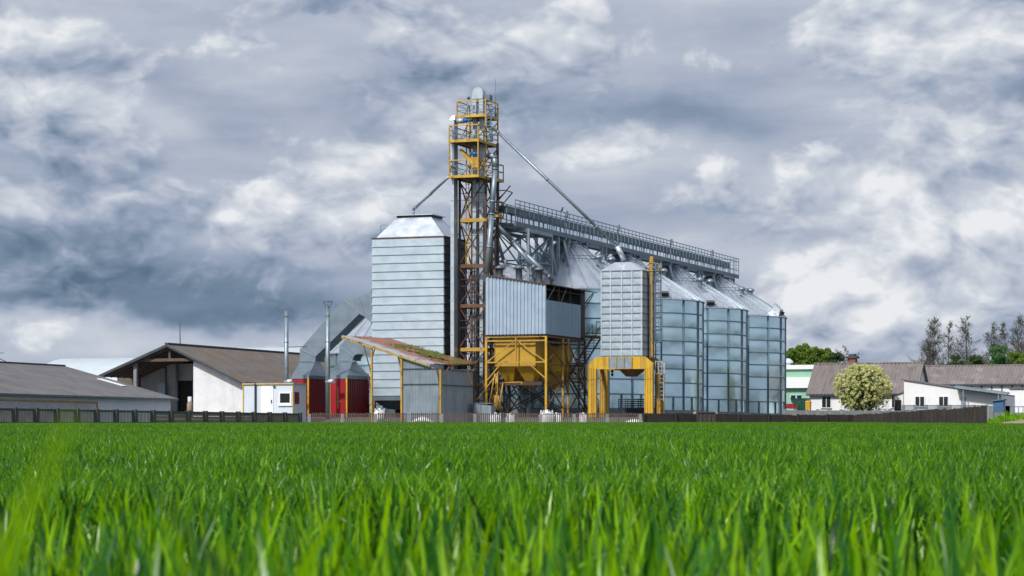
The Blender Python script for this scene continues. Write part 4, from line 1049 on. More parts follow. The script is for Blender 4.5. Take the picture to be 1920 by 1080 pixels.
d = MB(); d.beam((uh1, vh + 0.1, zrR - 1.3), (uh1, vh + 1.9, zrR - 0.1), 0.05); d.beam((uh1, vh + 3.1, zrR - 1.3), (uh1, vh + 4.4, zrR - 0.1), 0.05); S.part(d, 'stay', 'galv_mid')
# inside: added dark block that stands in for the shade behind the opening
d = MB(); d.box((uh0 + 1.2, vh + 1.5, zf), (uh1 - 1.6, vh1 - 1.2, zrR - 0.6)); S.part(d, 'inner_dark_block', 'dark_sheet')
ov = 0.12; vr1 = Vof(1116, uh1 + 0.1)
d = MB(); ns = 40; vs = []; sl = (zrR - zrL) / (uh1 - uh0)
ua, ub = uh0 - ov, uh1 + 0.25
d.hexa([(ua, vh - 0.22, zrL - 0.04 + sl * -ov), (ub, vh - 0.22, zrR - 0.04 + sl * 0.25), (ub, vr1, zrR - 0.04 + sl * 0.25), (ua, vr1, zrL - 0.04 + sl * -ov)],
       [(ua, vh - 0.22, zrL + 0.03 + sl * -ov), (ub, vh - 0.22, zrR + 0.03 + sl * 0.25), (ub, vr1, zrR + 0.03 + sl * 0.25), (ua, vr1, zrL + 0.03 + sl * -ov)])
rf = S.part(d, 'roof', 'rusty')
d = MB()
for vv in (vh1 - 0.3, vh1 - 1.2): d.beam((uh1, vv, zrR - 1.5), (uh1 + 0.02, vr1 - (vh1 - vv) * 0.3, zrR - 0.1), 0.05)
S.part(d, 'roof_strut', 'rust_dark', rf)
for px, pyb, pyt in ((937, 518, 502), (973, 522, 502), (1011, 528, 505)):
    vv = vh + 1.4; u = Uof(px, vv); zb_ = zrL + sl * (u - uh0); zt_ = Wof(pyt, u, vv)
    d = MB(); d.lathe((u, vv, 0), [(0.24, zb_ - 0.02), (0.24, zt_ - 0.1), (0.36, zt_ - 0.1), (0.40, zt_ + 0.02), (0.05, zt_ + 0.22), (0, zt_ + 0.23)], 14); S.part(d, 'roof_vent', 'galv_dark', rf)
vv = vh + 3.6; u = Uof(948, vv); zb_ = zrL + sl * (u - uh0)
d = MB(); d.lathe((u, vv, 0), [(1.35, zb_ - 0.3), (1.3, zb_ + 0.25), (0.35, Wof(497, u, vv)), (0, Wof(493, u, vv))], 20, False); cn = S.part(d, 'bin_cone', 'silo_roof', rf)
d = MB(); d.lathe((u, vv, 0), [(0.15, Wof(494, u, vv)), (0.17, Wof(487, u, vv)), (0.0, Wof(486, u, vv))], 10); S.part(d, 'bin_cap', 'galv_mid', rf)
# landing and stairs at the rear corner
lv0, lv1 = vh1 - 0.1, Vof(1121, uh1 + 0.2)
u2, u3 = uh1 + 0.05, uh1 + 0.95
zl = Wof(629, uh1, vh1)
d = MB(); d.box((u2, lv0, zl - 0.16), (u3, lv1, zl)); S.part(d, 'landing', 'rusty')
d = MB()
for a in ((u2 + .04, lv1 - .04), (u3 - .04, lv1 - .04), (u3 - .04, lv0 + .04)): d.beam((*a, zl), (*a, zl + 1.05), 0.05)
for z in (zl + 1.05, zl + 0.55): d.beam((u2 + .04, lv1 - .04, z), (u3 - .04, lv1 - .04, z), 0.04); d.beam((u3 - .04, lv0 + .04, z), (u3 - .04, lv1 - .04, z), 0.04)
d.beam((u3 - .04, lv0 + .04, zl + .1), (u3 - .04, lv1 - .2, zl + 1.0), 0.035)
S.part(d, 'landing_rail', 'dark_sheet')
def stair(p0, p1, wdt, name='stair'):
    d = MB(); p0 = Vector(p0); p1 = Vector(p1); n = int(abs(p1.z - p0.z) / 0.22)
    for sg in (0, wdt): d.beam(p0 + Vector((sg, 0, 0)), p1 + Vector((sg, 0, 0)), 0.07, 0.14); 
    for i in range(n + 1): c = p0.lerp(p1, i / max(1, n)); d.box((c.x, c.y - 0.1, c.z - 0.02), (c.x + wdt, c.y + 0.1, c.z + 0.02))
    for sg in (0, wdt):
        d.beam(p0 + Vector((sg, 0, 0.95)), p1 + Vector((sg, 0, 0.95)), 0.04)
        for f in (0, 0.33, 0.66, 1): c = p0.lerp(p1, f) + Vector((sg, 0, 0)); d.beam(c, c + Vector((0, 0, 0.95)), 0.035)
    S.part(d, name, 'rust_dark')
zmid = (zl + hg) / 2
stair((u2 + 0.05, lv1 - 1.0, zl - 0.1), (u2 + 0.05, vh + 4.8, zmid), 0.7)
stair((u2 + 0.05, lv1 - 1.0, hg), (u2 + 0.05, vh + 4.8, zmid - 0.05), 0.7)
d = MB(); d.box((u2, vh + 3.9, zmid - 0.12), (u3, vh + 4.8, zmid - 0.02)); S.part(d, 'half_landing', 'rust_dark')
# frame
vposts = [vh, vh + (vh1 - vh) * 0.42, vh + (vh1 - vh) * 0.55, vh1 - 0.1]
for uu in (uh0 + 0.04, uh1):
    for k, vv in enumerate(vposts):
        d = MB(); d.beam((uu, vv, hg), (uu, vv, zf - 0.15), 0.15 if k == 0 else 0.13)
        S.part(d, 'post', 'yellow_new' if (k == 0) else ('yellow' if k < 3 and uu > 0 else 'rusty'))
for vv, m_ in ((vh, 'yellow'), (vh1 - 0.1, 'rusty')):
    d = MB()
    for py in (631, 638, 678.5): z = Wof(py, uh1, vh); d.beam((uh0, vv - 0.02, z), (uh1, vv - 0.02, z), 0.10 if py != 631 else 0.07)
    um_ = Uof(967.5, vh); d.beam((um_, vv - 0.03, WH(678)), (um_, vv - 0.03, WH(632)), 0.10)
    for a, b in (((915, 677), (963, 640)), ((973, 640), (1022, 677)), ((914, 712), (940, 681)), ((992, 681), (1023, 709))):
        d.beam((Uof(a[0], vh), vv - 0.05, WH(a[1])), (Uof(b[0], vh), vv - 0.05, WH(b[1])), 0.08)
    S.part(d, 'front_truss' if vv == vh else 'rear_truss', m_)
d = MB()
for uu in (uh0 + 0.04, uh1):
    for py in (631, 640, 682, 712): z = WH(py); d.beam((uu, vh, z), (uu, vh1 - 0.1, z), 0.09)
    for a, b, z0, z1 in ((0, 1, 640, 680), (1, 0, 640, 680), (0, 1, 682, 725), (2, 3, 640, 712), (3, 2, 640, 712), (2, 3, 712, 770), (3, 2, 712, 770), (1, 0, 712, 765), (0, 1, 712, 765), (1, 2, 640, 680), (1, 2, 690, 740), (2, 1, 740, 700)):
        d.beam((uu + 0.03, vposts[a], WH(z0)), (uu + 0.03, vposts[b], WH(z1)), 0.075)
S.part(d, 'side_bracing', 'rusty')
d = MB()
for z0, z1 in ((640, 712), (712, 770)):
    for vv in (vposts[1], vposts[2]): d.beam((uh0, vv, WH(z0)), (uh1, vv, WH(z1)), 0.08); d.beam((uh1, vv + .03, WH(z0)), (uh0, vv + .03, WH(z1)), 0.08)
S.part(d, 'cross_bracing', 'rust_dark')
# hoppers
def hopper(ua, ub, va, vb_, z1, z2, z3, outs, name, m_):
    d = MB(); d.box((ua, va, z2), (ub, vb_, z1)); h = S.part(d, name, m_)
    d = MB(); n = outs; wdt = (ub - ua) / n
    for i in range(n):
        a, b = ua + i * wdt, ua + (i + 1) * wdt; c = (a + b) / 2; q = wdt * 0.20; cv = (va + vb_) / 2
        d.hexa([(c - q, cv - 0.35, z3), (c + q, cv - 0.35, z3), (c + q, cv + 0.35, z3), (c - q, cv + 0.35, z3)], [(a + .01, va + .01, z2 - .002), (b - .01, va + .01, z2 - .002), (b - .01, vb_ - .01, z2 - .002), (a + .01, vb_ - .01, z2 - .002)])
    S.part(d, 'hopper_cone', m_, h)
    d = MB(); d.box((ua - 0.03, va - 0.03, z2 - 0.04), (ub + 0.03, vb_ + 0.03, z2 + 0.04))
    for i in range(3): uu = ua + (ub - ua) * (i + 0.0) / 2 ; d.box((uu - 0.03, va - 0.04, z2 + .05), (uu + 0.03, va - 0.005, z1))
    S.part(d, 'stiffener', m_, h)
    return h
hopper(Uof(929, vh + .5), Uof(1004, vh + .5), vh + 0.45, vh + 2.9, WH(632), WH(686), WH(714), 2, 'hopper', 'yellow_hop')
hopper(uh0 + .7, uh1 - 0.12, vh + 3.6, vh + 6.2, WH(645), WH(692), WH(724), 2, 'hopper', 'yellow')
d = MB(); zq = WH(714)
d.box((Uof(940, vh + 1.4), vh + 1.2, zq - 0.28), (Uof(1018, vh + 1.4), vh + 1.9, zq - 0.02)); S.part(d, 'cross_conveyor', 'rust_dark')
# loose pipes and props under the frame
d = MB()
for a, b in (((935, 697), (895, 750)), ((933, 700), (933, 745)), ((943, 718), (936, 765)), ((943, 718), (978, 717)), ((928, 700), (918, 755)), ((978, 717), (978, 722)), ((930, 745), (925, 768)), ((931, 735), (940, 765))):
    vv = vh - 0.25; d.tube((Uof(a[0], vv), vv, Wof(a[1], uh0, vv)), (Uof(b[0], vv), vv, Wof(b[1], uh0, vv)), 0.05, n=6)
S.part(d, 'outlet_pipe', 'yellow')
d = MB(); vv = vh + 0.3; u = Uof(931, vv); d.tube((u, vv, WH(740)), (u, vv, WH(768)), 0.22, 0.2, 12); d.tube((u, vv, WH(700)), (u, vv, WH(740)), 0.1, n=10); S.part(d, 'dust_pot', 'yellow')

# ================================================================== square bin on the gantry
v0 = vgb; ur = ugb; ulg = Uof(1104, v0)
lw = 0.62
S = Site('square_bin', 'square panelled steel bin on a bright yellow gantry, ladder on its right side', 'bin', (ur + ulg) / 2, v0 + 1.25)
g = S.w
def WG(py, v=v0): return Wof(py, ur, v)
zt0, zt1 = WG(668), WG(691.5); zsh = WG(681)
dep = 2.7
for fv, m_ in ((v0, 'yellow_new'), (v0 + dep, 'yellow')):
    for sg, uo in ((1, ulg), (-1, ur)):
        d = MB(); a, b = (uo, uo + lw) if sg > 0 else (uo - lw, uo)
        d.box((a, fv - 0.14, g), (b, fv + 0.14, zt1))
        for k in range(4): x = a + (b - a) * (k + 0.15) / 3.3; d.box((x - 0.025, fv - 0.20, g), (x + 0.025, fv - 0.141, zsh - 0.3))
        d.box((a - 0.03, fv - 0.2, WG(710)), (b + 0.03, fv + 0.2, WG(710) + 0.06))
        S.part(d, 'gantry_leg', m_)
    d = MB(); ch = 0.62
    pts = [(ulg, zt1), (ulg, zsh), (ulg + ch, zt0), (ur - ch, zt0), (ur, zsh), (ur, zt1)]
    n = len(pts); d.add([(x, fv - 0.142, z) for x, z in pts] + [(x, fv + 0.142, z) for x, z in pts], [tuple(reversed(range(n))), tuple(range(n, 2 * n))] + [(i, (i + 1) % n, n + (i + 1) % n, n + i) for i in range(n)])
    S.part(d, 'gantry_beam', m_, fix=True)
for uo in (ulg, ur - 0.3):
    d = MB(); d.box((uo + .02, v0 + 0.145, zt1 + 0.1), (uo + 0.28, v0 + dep - 0.145, zsh - 0.02)); S.part(d, 'side_beam', 'rusty')
b0, b1 = Uof(1128, v0), Uof(1203, v0); bv0, bv1 = v0 - 0.02, v0 + 2.3
# recessed centre with ribs and small hopper
d = MB(); x0, x1 = Uof(1143, v0), Uof(1186, v0); d.box((x0, v0 - 0.19, zt1 + 0.03), (x1, v0 - 0.145, zt0 - 0.05)); rp = S.part(d, 'recess_plate', 'galv_mid')
d = MB()
for k in range(4): x = x0 + (x1 - x0) * k / 3; d.box((x - 0.03, v0 - 0.27, zt1 + 0.02), (x + 0.03, v0 - 0.192, zt0 - 0.04))
d.box((x0, v0 - 0.26, zt1), (x1, v0 - 0.192, zt1 + 0.05)); S.part(d, 'recess_rib', 'yellow', rp)
xa, xb = Uof(1158, v0), Uof(1194, v0); xc, xd = Uof(1168, v0), Uof(1184, v0)
d = MB(); d.hexa([(xc, v0 + 0.75, WG(705)), (xd, v0 + 0.75, WG(705)), (xd, v0 + 1.4, WG(705)), (xc, v0 + 1.4, WG(705))], [(xa, v0 + 0.2, zt1), (xb, v0 + 0.2, zt1), (xb, v0 + 2.2, zt1), (xa, v0 + 2.2, zt1)])
S.part(d, 'outlet_hopper', 'rusty')
d = MB(); u = Uof(1148, v0 + 1); 
for py in (695, 701): d.lathe((u, v0 + 1, WG(py)), [(0, 0.13), (0.1, 0.08), (0.11, -0.05), (0, -0.12)], 8)
d.beam((u, v0 + 1, WG(705)), (u, v0 + 1, zt1), 0.03); S.part(d, 'hoist_block', 'black')
zb0, zb1 = WG(666.5), WG(506.5)
d = MB(); nr = 12; rh = (zb1 - zb0) / nr
cols_px = [1128, 1145.5, 1166, 1185.5, 1203]; cu_ = [Uof(x, v0) for x in cols_px]
rngb = random.Random(3)
def panel(o, du, dn, w, z0, z1):
    vs = []; k = 4; bulge = rngb.uniform(0.002, 0.012)
    for b in range(k + 1):
        for a in range(k + 1):
            f = bulge * math.sin(math.pi * a / k) * math.sin(math.pi * b / k)
            vs.append((o[0] + du[0] * w * a / k + dn[0] * f, o[1] + du[1] * w * a / k + dn[1] * f, z0 + (z1 - z0) * b / k))
    d.add(vs, [(b * (k + 1) + a, b * (k + 1) + a + 1, (b + 1) * (k + 1) + a + 1, (b + 1) * (k + 1) + a) for b in range(k) for a in range(k)], True)
for r_ in range(nr):
    z0, z1 = zb0 + r_ * rh, zb0 + (r_ + 1) * rh
    for a, b in zip(cu_, cu_[1:]): panel((a, bv0), (1, 0), (0, -1), b - a, z0, z1); panel((b, bv1), (-1, 0), (0, 1), b - a, z0, z1)
    for k in range(3): w_ = (bv1 - bv0) / 3; panel((b1, bv0 + k * w_), (0, 1), (1, 0), w_, z0, z1); panel((b0, bv0 + (k + 1) * w_), (0, -1), (-1, 0), w_, z0, z1)
d2 = d; body = S.part(d2, 'bin_wall', 'galv')
d = MB()
for r_ in range(nr + 1): z = zb0 + r_ * rh; d.box((b0 - 0.05, bv0 - 0.06, z - 0.035), (b1 + 0.06, bv1 + 0.05, z + 0.035))
S.part(d, 'ring_beam', 'rib', body)
d = MB()
for a in cu_: d.box((a - 0.03, bv0 - 0.07, zb0), (a + 0.03, bv0 - 0.01, zb1))
for k in range(4): v = bv0 + (bv1 - bv0) * k / 3; d.box((b1 + 0.01, v - 0.03, zb0), (b1 + 0.07, v + 0.03, zb1))
S.part(d, 'upright_rib', 'silo_roof', body)
d = MB(); ra, rb = Uof(1154, v0 + 1), Uof(1184, v0 + 1); zr = WG(488.5)
d.hexa([(b0 - 0.08, bv0 - 0.08, zb1 + 0.036), (b1 + 0.08, bv0 - 0.08, zb1 + 0.036), (b1 + 0.08, bv1 + 0.08, zb1 + 0.036), (b0 - 0.08, bv1 + 0.08, zb1 + 0.036)],
       [(ra, v0 + 0.8, zr), (rb, v0 + 0.8, zr), (rb, v0 + 1.5, zr), (ra, v0 + 1.5, zr)])
rf = S.part(d, 'roof', 'silo_roof')
d = MB(); a = pt(1157, 462, v0 + .6); b = pt(1170, 487, v0 + 1.1); d.tube(a, b, 0.19, n=14); S.part(d, 'inlet_sleeve', 'silo_roof', rf)
d = MB(); vl = v0 + 1.4; ul_ = Uof(1222, vl); d.box((ul_ - 0.11, vl - 0.1, zb0), (ul_ + 0.11, vl + 0.1, WG(478))); 
for i in range(8): z = zb1 - 0.2 + i * 0.16; d.box((ul_ - 0.14, vl - 0.13, z), (ul_ + 0.14, vl + 0.13, z + 0.04))
S.part(d, 'cable_duct', 'yellow')
d = MB()
for px in (1212, 1217, 1226, 1230): u = Uof(px, vl); d.tube((u, vl - 0.1, g), (u, vl - 0.1, WG(500)), 0.05, n=6)
S.part(d, 'conduit', 'rust_dark')
ulad = Uof(1234, v0 + 1.6)
ladder('ladder', 'rib', ulad, v0 + 1.6, zt1, WG(492), 0.34, 0.3, cage=True, S=S)
ladder('ladder', 'galv', Uof(1240, v0 + 1.0), v0 + 1.0, WG(752), zt1 + .6, 0.36, 0.3, cage=True, S=S, cm='galv')
d = MB(); d.box((b1 - .1, bv1 - 1.1, zb1 + 0.02), (ulad + 0.4, bv1, zb1 + 0.08))
for x in (b1 + 0.2, ulad + 0.36): d.beam((x, bv1 - 1.1, zb1 + .08), (x, bv1 - 1.1, zb1 + 0.7), 0.04)
d.beam((b1 + 0.2, bv1 - 1.1, zb1 + 0.7), (ulad + 0.36, bv1 - 1.1, zb1 + 0.5), 0.04); S.part(d, 'service_platform', 'yellow')

# ================================================================== open lean-to shed
A_ = loc(640, 170 * 1.008); ua_, va_ = A_[0], A_[1]
uB = Uof(805, va_); vC = Vof(895, uB)
zA = Wof(629, ua_, va_); zB = Wof(682.5, uB, va_); 
zC = Wof(683.5, uB, vC); zD = Wof(637, ua_, Vof(750, ua_)); vD = Vof(748, ua_)
S = Site('lean_to_shed', 'lean-to shed with rusty mossy sheet roof and grey corrugated walls', 'shed', (ua_ + uB) / 2, va_ + 3)
g = S.w
d = MB(); nu, nv = 48, 26; vs = []
for j in range(nv + 1):
    for i in range(nu + 1):
        fu, fv = i / nu, j / nv
        va2 = va_ + (vC - va_) * fv; u2_ = ua_ + (uB - ua_) * fu
        z = (zA * (1 - fu) + zB * fu) * (1 - fv) + (zD * (1 - fu) + zC * fu) * fv
        z += 0.05 * math.sin(fv * 9) * fu + 0.04 * math.sin(fu * 5 + fv * 3)
        z += 0.018 * (1 if i % 2 else -1) * 0 + 0.02 * (1 if j % 2 else -1)
        vs.append((u2_, va2, z))
nn = (nu + 1)
d.add(vs, [(j * nn + i, j * nn + i + 1, (j + 1) * nn + i + 1, (j + 1) * nn + i) for j in range(nv) for i in range(nu)])
o = len(d.v); top = list(d.v)
d.add([(x, y, z - 0.04) for x, y, z in top], [(j * nn + i, (j + 1) * nn + i, (j + 1) * nn + i + 1, j * nn + i + 1) for j in range(nv) for i in range(nu)])
edge = [(i, i + 1) for i in range(nu)] + [(nv * nn + i + 1, nv * nn + i) for i in range(nu)] + [((j + 1) * nn, j * nn) for j in range(nv)] + [(j * nn + nu, (j + 1) * nn + nu) for j in range(nv)]
d.f += [(a, o + a, o + b, b) for a, b in edge]; d.sm += [False] * len(edge)
roof = S.part(d, 'roof', 'rust_roof')
def roofz(u, v):
    fu = (u - ua_) / (uB - ua_); fv = (v - va_) / (vC - va_)
    return (zA * (1 - fu) + zB * fu) * (1 - fv) + (zD * (1 - fu) + zC * fu) * fv
d = MB(); rng2 = random.Random(11)
for k in range(1500):                    # moss cushions along the far half
    fu = rng2.uniform(0.25, 1.0); fv = min(1.0, max(0.15, rng2.gauss(0.66 + 0.12 * fu, 0.15)))
    if fu < 0.45 and rng2.random() < 0.6: continue
    if math.sin(fu * 17 + fv * 5) + math.sin(fv * 23 - fu * 9) + rng2.uniform(-.6, .6) < -0.3: continue
    u = ua_ + (uB - ua_) * fu; v = va_ + (vC - va_) * fv; z = roofz(u, v); r = rng2.uniform(0.05, 0.15); hh = r * rng2.uniform(0.5, 1.1)
    n = 7; vs = [(u, v, z + hh)] + [(u + r * rng2.uniform(.7, 1.2) * math.cos(6.283 * i / n), v + r * rng2.uniform(.7, 1.2) * math.sin(6.283 * i / n), z + 0.0) for i in range(n)]
    d.add(vs, [(0, 1 + i, 1 + (i + 1) % n) for i in range(n)], True)
S.part(d, 'moss', 'moss', roof)
d = MB()
for v in (va_ + 0.05, vC - 0.05, (va_ + vC) / 2): d.beam((ua_, v, roofz(ua_, v) - 0.13), (uB, v, roofz(uB, v) - 0.13), 0.09, 0.14)
for f in (0.03, 0.2, 0.36, 0.52, 0.68, 0.84, 0.98): u = ua_ + (uB - ua_) * f; d.beam((u, va_ - 0.05, roofz(u, va_) - 0.06), (u, vC, roofz(u, vC) - 0.06), 0.07, 0.07)
S.part(d, 'rafter', 'yellow', roof)
vw = va_ + 0.35
uw0, uw1 = Uof(754, vw), Uof(823, vw); vw1 = Vof(887, uw1)
d = MB(); d.corr((uw0, vw), (uw1, vw), g - .1, g - .1, roofz(uw0, vw) - 0.2, roofz(uw1, vw) - 0.2, 0.22, 0.06, (0, -1), prof='wave'); 
fw = S.part(d, 'front_wall', 'corr_shed')
d = MB(); d.corr((uw1, vw + .03), (uw1, vw1), g - .1, g - .1, roofz(uw1, vw) - 0.2, roofz(uw1, vw1) - 0.2, 0.26, 0.04, (1, 0), prof='wave'); S.part(d, 'side_wall', 'corr_shed')
d = MB()
for py in (691, 720): z = Wof(py, uw1, vw); d.beam((uw0, vw - 0.1, z), (uw1, vw - 0.1, z), 0.05); d.beam((uw1 + 0.08, vw, z - 0.05), (uw1 + 0.08, vw1, z - 0.05), 0.05)
S.part(d, 'wall_rail', 'dark_sheet')
for px in (697, 753, 826): 
    u = Uof(px, vw - 0.15); d = MB(); d.beam((u, vw - 0.15, g - .05), (u, vw - 0.15, roofz(u, vw) - 0.15), 0.13); S.part(d, 'post', 'yellow')
d = MB(); u = Uof(697, vw - .15)
for a, b in (((697, 705), (680, 640)), ((697, 675), (704, 648)), ((752, 690), (745, 663)), ((828, 740), (818, 690)), ((832, 705), (842, 688)), ((886, 720), (876, 690)), ((697, 745), (690, 700))):
    vv = vw - 0.15; d.beam((Uof(a[0], vv), vv, Wof(a[1], Uof(a[0], vv), vv)), (Uof(b[0], vv), vv, Wof(b[1], Uof(b[0], vv), vv)), 0.07)
S.part(d, 'knee_brace', 'rusty')
d = MB(); d.beam((uw1 + 0.05, vw1, g), (uw1 + 0.05, vw1, roofz(uw1, vw1) - .15), 0.12); S.part(d, 'rear_post', 'rusty')

# ================================================================== furnaces, ducts, chimneys
def furnace(px0, pxc, px1, pytop, label, Zc, hoodtop, hx0, hx1):
    u1, v_ = loc(pxc, Zc); u0 = Uof(px0, v_); v1 = Vof(px1, u1)
    S = Site('furnace', label, 'furnace', (u0 + u1) / 2, (v_ + v1) / 2, group='red drying furnaces')
    g = S.w; zt = Wof(pytop, u1, v_)
    d = MB(); d.box((u0, v_, g), (u1, v1, zt)); body = S.part(d, 'body', 'red')
    d = MB(); uc_ = (u0 + u1) / 2
    d.box((u0 + 0.12, v_ - 0.05, g + 0.1), (uc_ - 0.02, v_ - 0.002, zt - 0.3)); d.box((uc_ + 0.02, v_ - 0.05, g + 0.1), (u1 - 0.1, v_ - 0.002, zt - 0.3))
    dr = S.part(d, 'door', 'red')
    d = MB(); d.box((uc_ - 0.04, v_ - 0.09, g + 0.6), (uc_ + 0.04, v_ - 0.052, zt - 0.6)); d.box((uc_ + 0.1, v_ - 0.1, g + 1.1), (uc_ + 0.22, v_ - 0.052, g + 1.18)); S.part(d, 'door_bar', 'yellow', dr)
    d = MB(); d.corr((u1 + 0.002, v_ + 0.05), (u1 + 0.002, v1), g, g, zt - 0.02, zt - 0.02, 0.42, 0.04, (1, 0)); sp_ = S.part(d, 'side_panel', 'dark_red')  # darker red than the body, shade of this side put into the paint
    d = MB()
    for uu, vv in ((u0, v_), (u1 + 0.03, v_ - 0.02)): d.box((uu - 0.06, vv - 0.06, g), (uu + 0.05, vv + 0.05, zt))
    S.part(d, 'corner_strip', 'yellow_new')
    hz = Wof(hoodtop, u1, v_); a, b = Uof(hx0, vd + .4), Uof(hx1, vd + .4)
    d = MB(); d.box((u0 - 0.05, v_ - 0.05, zt + .002), (u1 + 0.08, v1, zt + 0.25))
    d.hexa([(u0 - 0.05, v_ - 0.05, zt + .252), (u1 + 0.08, v_ - 0.05, zt + .252), (u1 + 0.08, v1, zt + .252), (u0 - 0.05, v1, zt + .252)],
           [(a, vd + .4, hz), (b, vd + .4, hz), (b, min(v1, vd + 1.9), hz), (a, min(v1, vd + 1.9), hz)])
    S.part(d, 'hood', 'duct')
    return S, (u0, u1, v_, v1, zt, hz, a, b)
# left furnace stands further back than the right one
S1, f1 = furnace(549, 578, 612, 710, 'red furnace behind the white office cabin, left of the pair', 180.6, 677, 562, 591)
S2_, f2 = furnace(619, 650, 692, 710, 'red furnace beside the lean-to shed, right of the pair', 178.2, 675, 636, 661)
def duct(label, pts_c, th_v, S_v, mt='duct', at=None):
    """duct of rectangular section: pts_c = list of ((u,z) upper, (u,z) lower)"""
    u0, z0 = pts_c[0][0]; T = Site('air_duct', label, 'duct', u0, S_v, z0, group='hot air ducts')
    v0_, v1_ = S_v, S_v + th_v
    d = MB()
    for (a, b), (a2, b2) in zip(pts_c, pts_c[1:]):
        lo = [(b[0], v0_, b[1]), (b2[0], v0_, b2[1]), (b2[0], v1_, b2[1]), (b[0], v1_, b[1])]
        hi = [(a[0], v0_, a[1]), (a2[0], v0_, a2[1]), (a2[0], v1_, a2[1]), (a[0], v1_, a[1])]
        d.hexa(lo, hi)
    T.part(d, 'casing', mt, fix=True)
    d = MB()
    for a, b in pts_c: d.beam((a[0], v0_ - 0.02, a[1] + 0.02), (b[0], v0_ - 0.02, b[1] - 0.02), 0.07, 0.05); d.beam((b[0], v0_, b[1] - 0.02), (b[0], v1_, b[1] - 0.02), 0.07, 0.05)
    T.part(d, 'joint_flange', 'galv_mid')
    return T
vd1 = vd + 0.4
q = lambda px, py, v: (Uof(px, v), Wof(py, Uof(px, v), v))
duct('big sloping air duct rising from the left furnace into the dryer side', [(q(562, 677, vd1), q(591, 677, vd1)), (q(562, 655, vd1), q(592, 668, vd1)), (q(574, 642, vd1), q(594, 666, vd1)),
     (q(602, 609, vd1), q(618, 643, vd1)), (q(646, 563, vd1), q(674, 588, vd1)), (q(652, 559, vd1), q(678, 590, vd1)), (q(672, 557, vd1), q(684, 594, vd1)), (q(696.5, 547, vd1), q(696.5, 606, vd1))], 1.6, vd1)
vd2 = vd + 0.45
duct('lower air duct elbowing from the right furnace into the dryer', [(q(636, 675, vd2), q(661, 675, vd2)), (q(636, 650, vd2), q(663, 668, vd2)), (q(646, 638, vd2), q(668, 664, vd2)), (q(660, 633, vd2), q(680, 664, vd2)), (q(697, 630, vd2), q(697, 672, vd2))], 1.5, vd2)
def chimney(px, pyt, pyb, Z, label, r, flare=False, elbow=None):
    u, v = loc(px, Z); zt, zb_ = Wof(pyt, u, v), Wof(pyb, u, v)
    T = Site('chimney', label, 'chimney', u, v, None, group='slim steel flues')
    d = MB(); d.tube((u, v, T.w), (u, v, zt), r, n=16)
    p = T.part(d, 'flue', 'galv_mid')
    d = MB(); z = zb_ + 1.0
    while z < zt: d.tube((u, v, z), (u, v, z + 0.05), r * 1.12, n=16); z += 1.9
    T.part(d, 'flue_collar', 'galv_dark', p)
    if flare:
        d = MB()
        for k in range(6):
            a = k * math.pi / 3; d.beam((u + r * math.cos(a), v + r * math.sin(a), zt - 0.1), (u + 0.36 * math.cos(a), v + 0.36 * math.sin(a), zt + 0.38), 0.035)
            a2 = a + math.pi / 3; d.beam((u + 0.36 * math.cos(a), v + 0.36 * math.sin(a), zt + 0.38), (u + 0.36 * math.cos(a2), v + 0.36 * math.sin(a2), zt + 0.38), 0.035)
        T.part(d, 'spark_basket', 'galv_dark')
    u2 = Uof(px + 12, v)
    d = MB(); d.tube((u - 0.12, v, zb_), (u2, v, zb_ + 0.06), 0.17, n=12); T.part(d, 'elbow_pipe', 'silo_roof')
    if elbow:
        d = MB(); z = Wof(elbow[1], u, v); d.tube((u, v, z), (Uof(elbow[0], v), v, z + 0.02), 0.03, n=6); T.part(d, 'stay_rod', 'rust_dark')
chimney(537, 584, 716, 178.6, 'plain slim steel flue beside the office cabin', 0.155, elbow=(575, 651))
chimney(614.5, 575, 716, 177.2, 'slim steel flue with a flared wire basket on top', 0.165, True)
u, v = loc(586, 188); T = Site('radio_mast', 'thin faint mast rising behind the sloping duct', 'antenna', u, v)
d = MB(); d.tube((u, v, T.w), (u, v, Wof(582, u, v)), 0.035, 0.02, 6); T.part(d, 'rod', 'galv_mid')
d = MB(); d.box((u - 0.15, v - 0.15, T.w - .02), (u + 0.15, v + 0.15, T.w + 0.1)); T.part(d, 'foot_plate', 'galv_mid')

# ================================================================== office cabin
u1, v_ = loc(549.5, 172.6); u0 = Uof(457, v_); v1 = Vof(574, u1)
S = Site('office_cabin', 'small white panelled site cabin with door and window beside the barn', 'cabin', (u0 + u1) / 2, (v_ + v1) / 2)
g = S.w; zt = Wof(721, u1, v_)
d = MB(); d.corr((u0, v_), (u1, v_), g, g, zt, zt, 0.22, 0.012, (0, -1)); d.box((u0, v_ + 0.035, g), (u1, v1, zt)); S.part(d, 'wall', 'white_clean')
d = MB(); d.corr((u1 + .002, v_ + .03), (u1 + .002, v1), g, g, zt, zt, 0.22, 0.012, (1, 0)); S.part(d, 'side_wall', 'white_clean')
d = MB(); d.box((u0 - 0.08, v_ - 0.1, zt + .002), (u1 + 0.08, v1 + 0.06, zt + 0.12)); S.part(d, 'roof', 'galv')
d = MB()
for uu, vv in ((u0 - 0.02, v_ - .03), (u1 + .01, v_ - .03)): d.box((uu - 0.035, vv - 0.035, g), (uu + 0.035, vv + 0.035, zt))
d.box((u0, v_ - 0.125, zt + 0.01), (u1 + .08, v_ - 0.102, zt + 0.08)); S.part(d, 'yellow_trim', 'yellow_new')
x0, x1 = Uof(490, v_), Uof(513, v_); d = MB(); d.box((x0, v_ - 0.05, g), (x1, v_ - 0.013, Wof(724, x0, v_))); dr = S.part(d, 'door', 'white_bright')
d = MB(); d.box((x1 - 0.16, v_ - 0.1, Wof(756, x0, v_)), (x1 - 0.1, v_ - 0.052, Wof(750, x0, v_))); S.part(d, 'handle', 'black', dr)
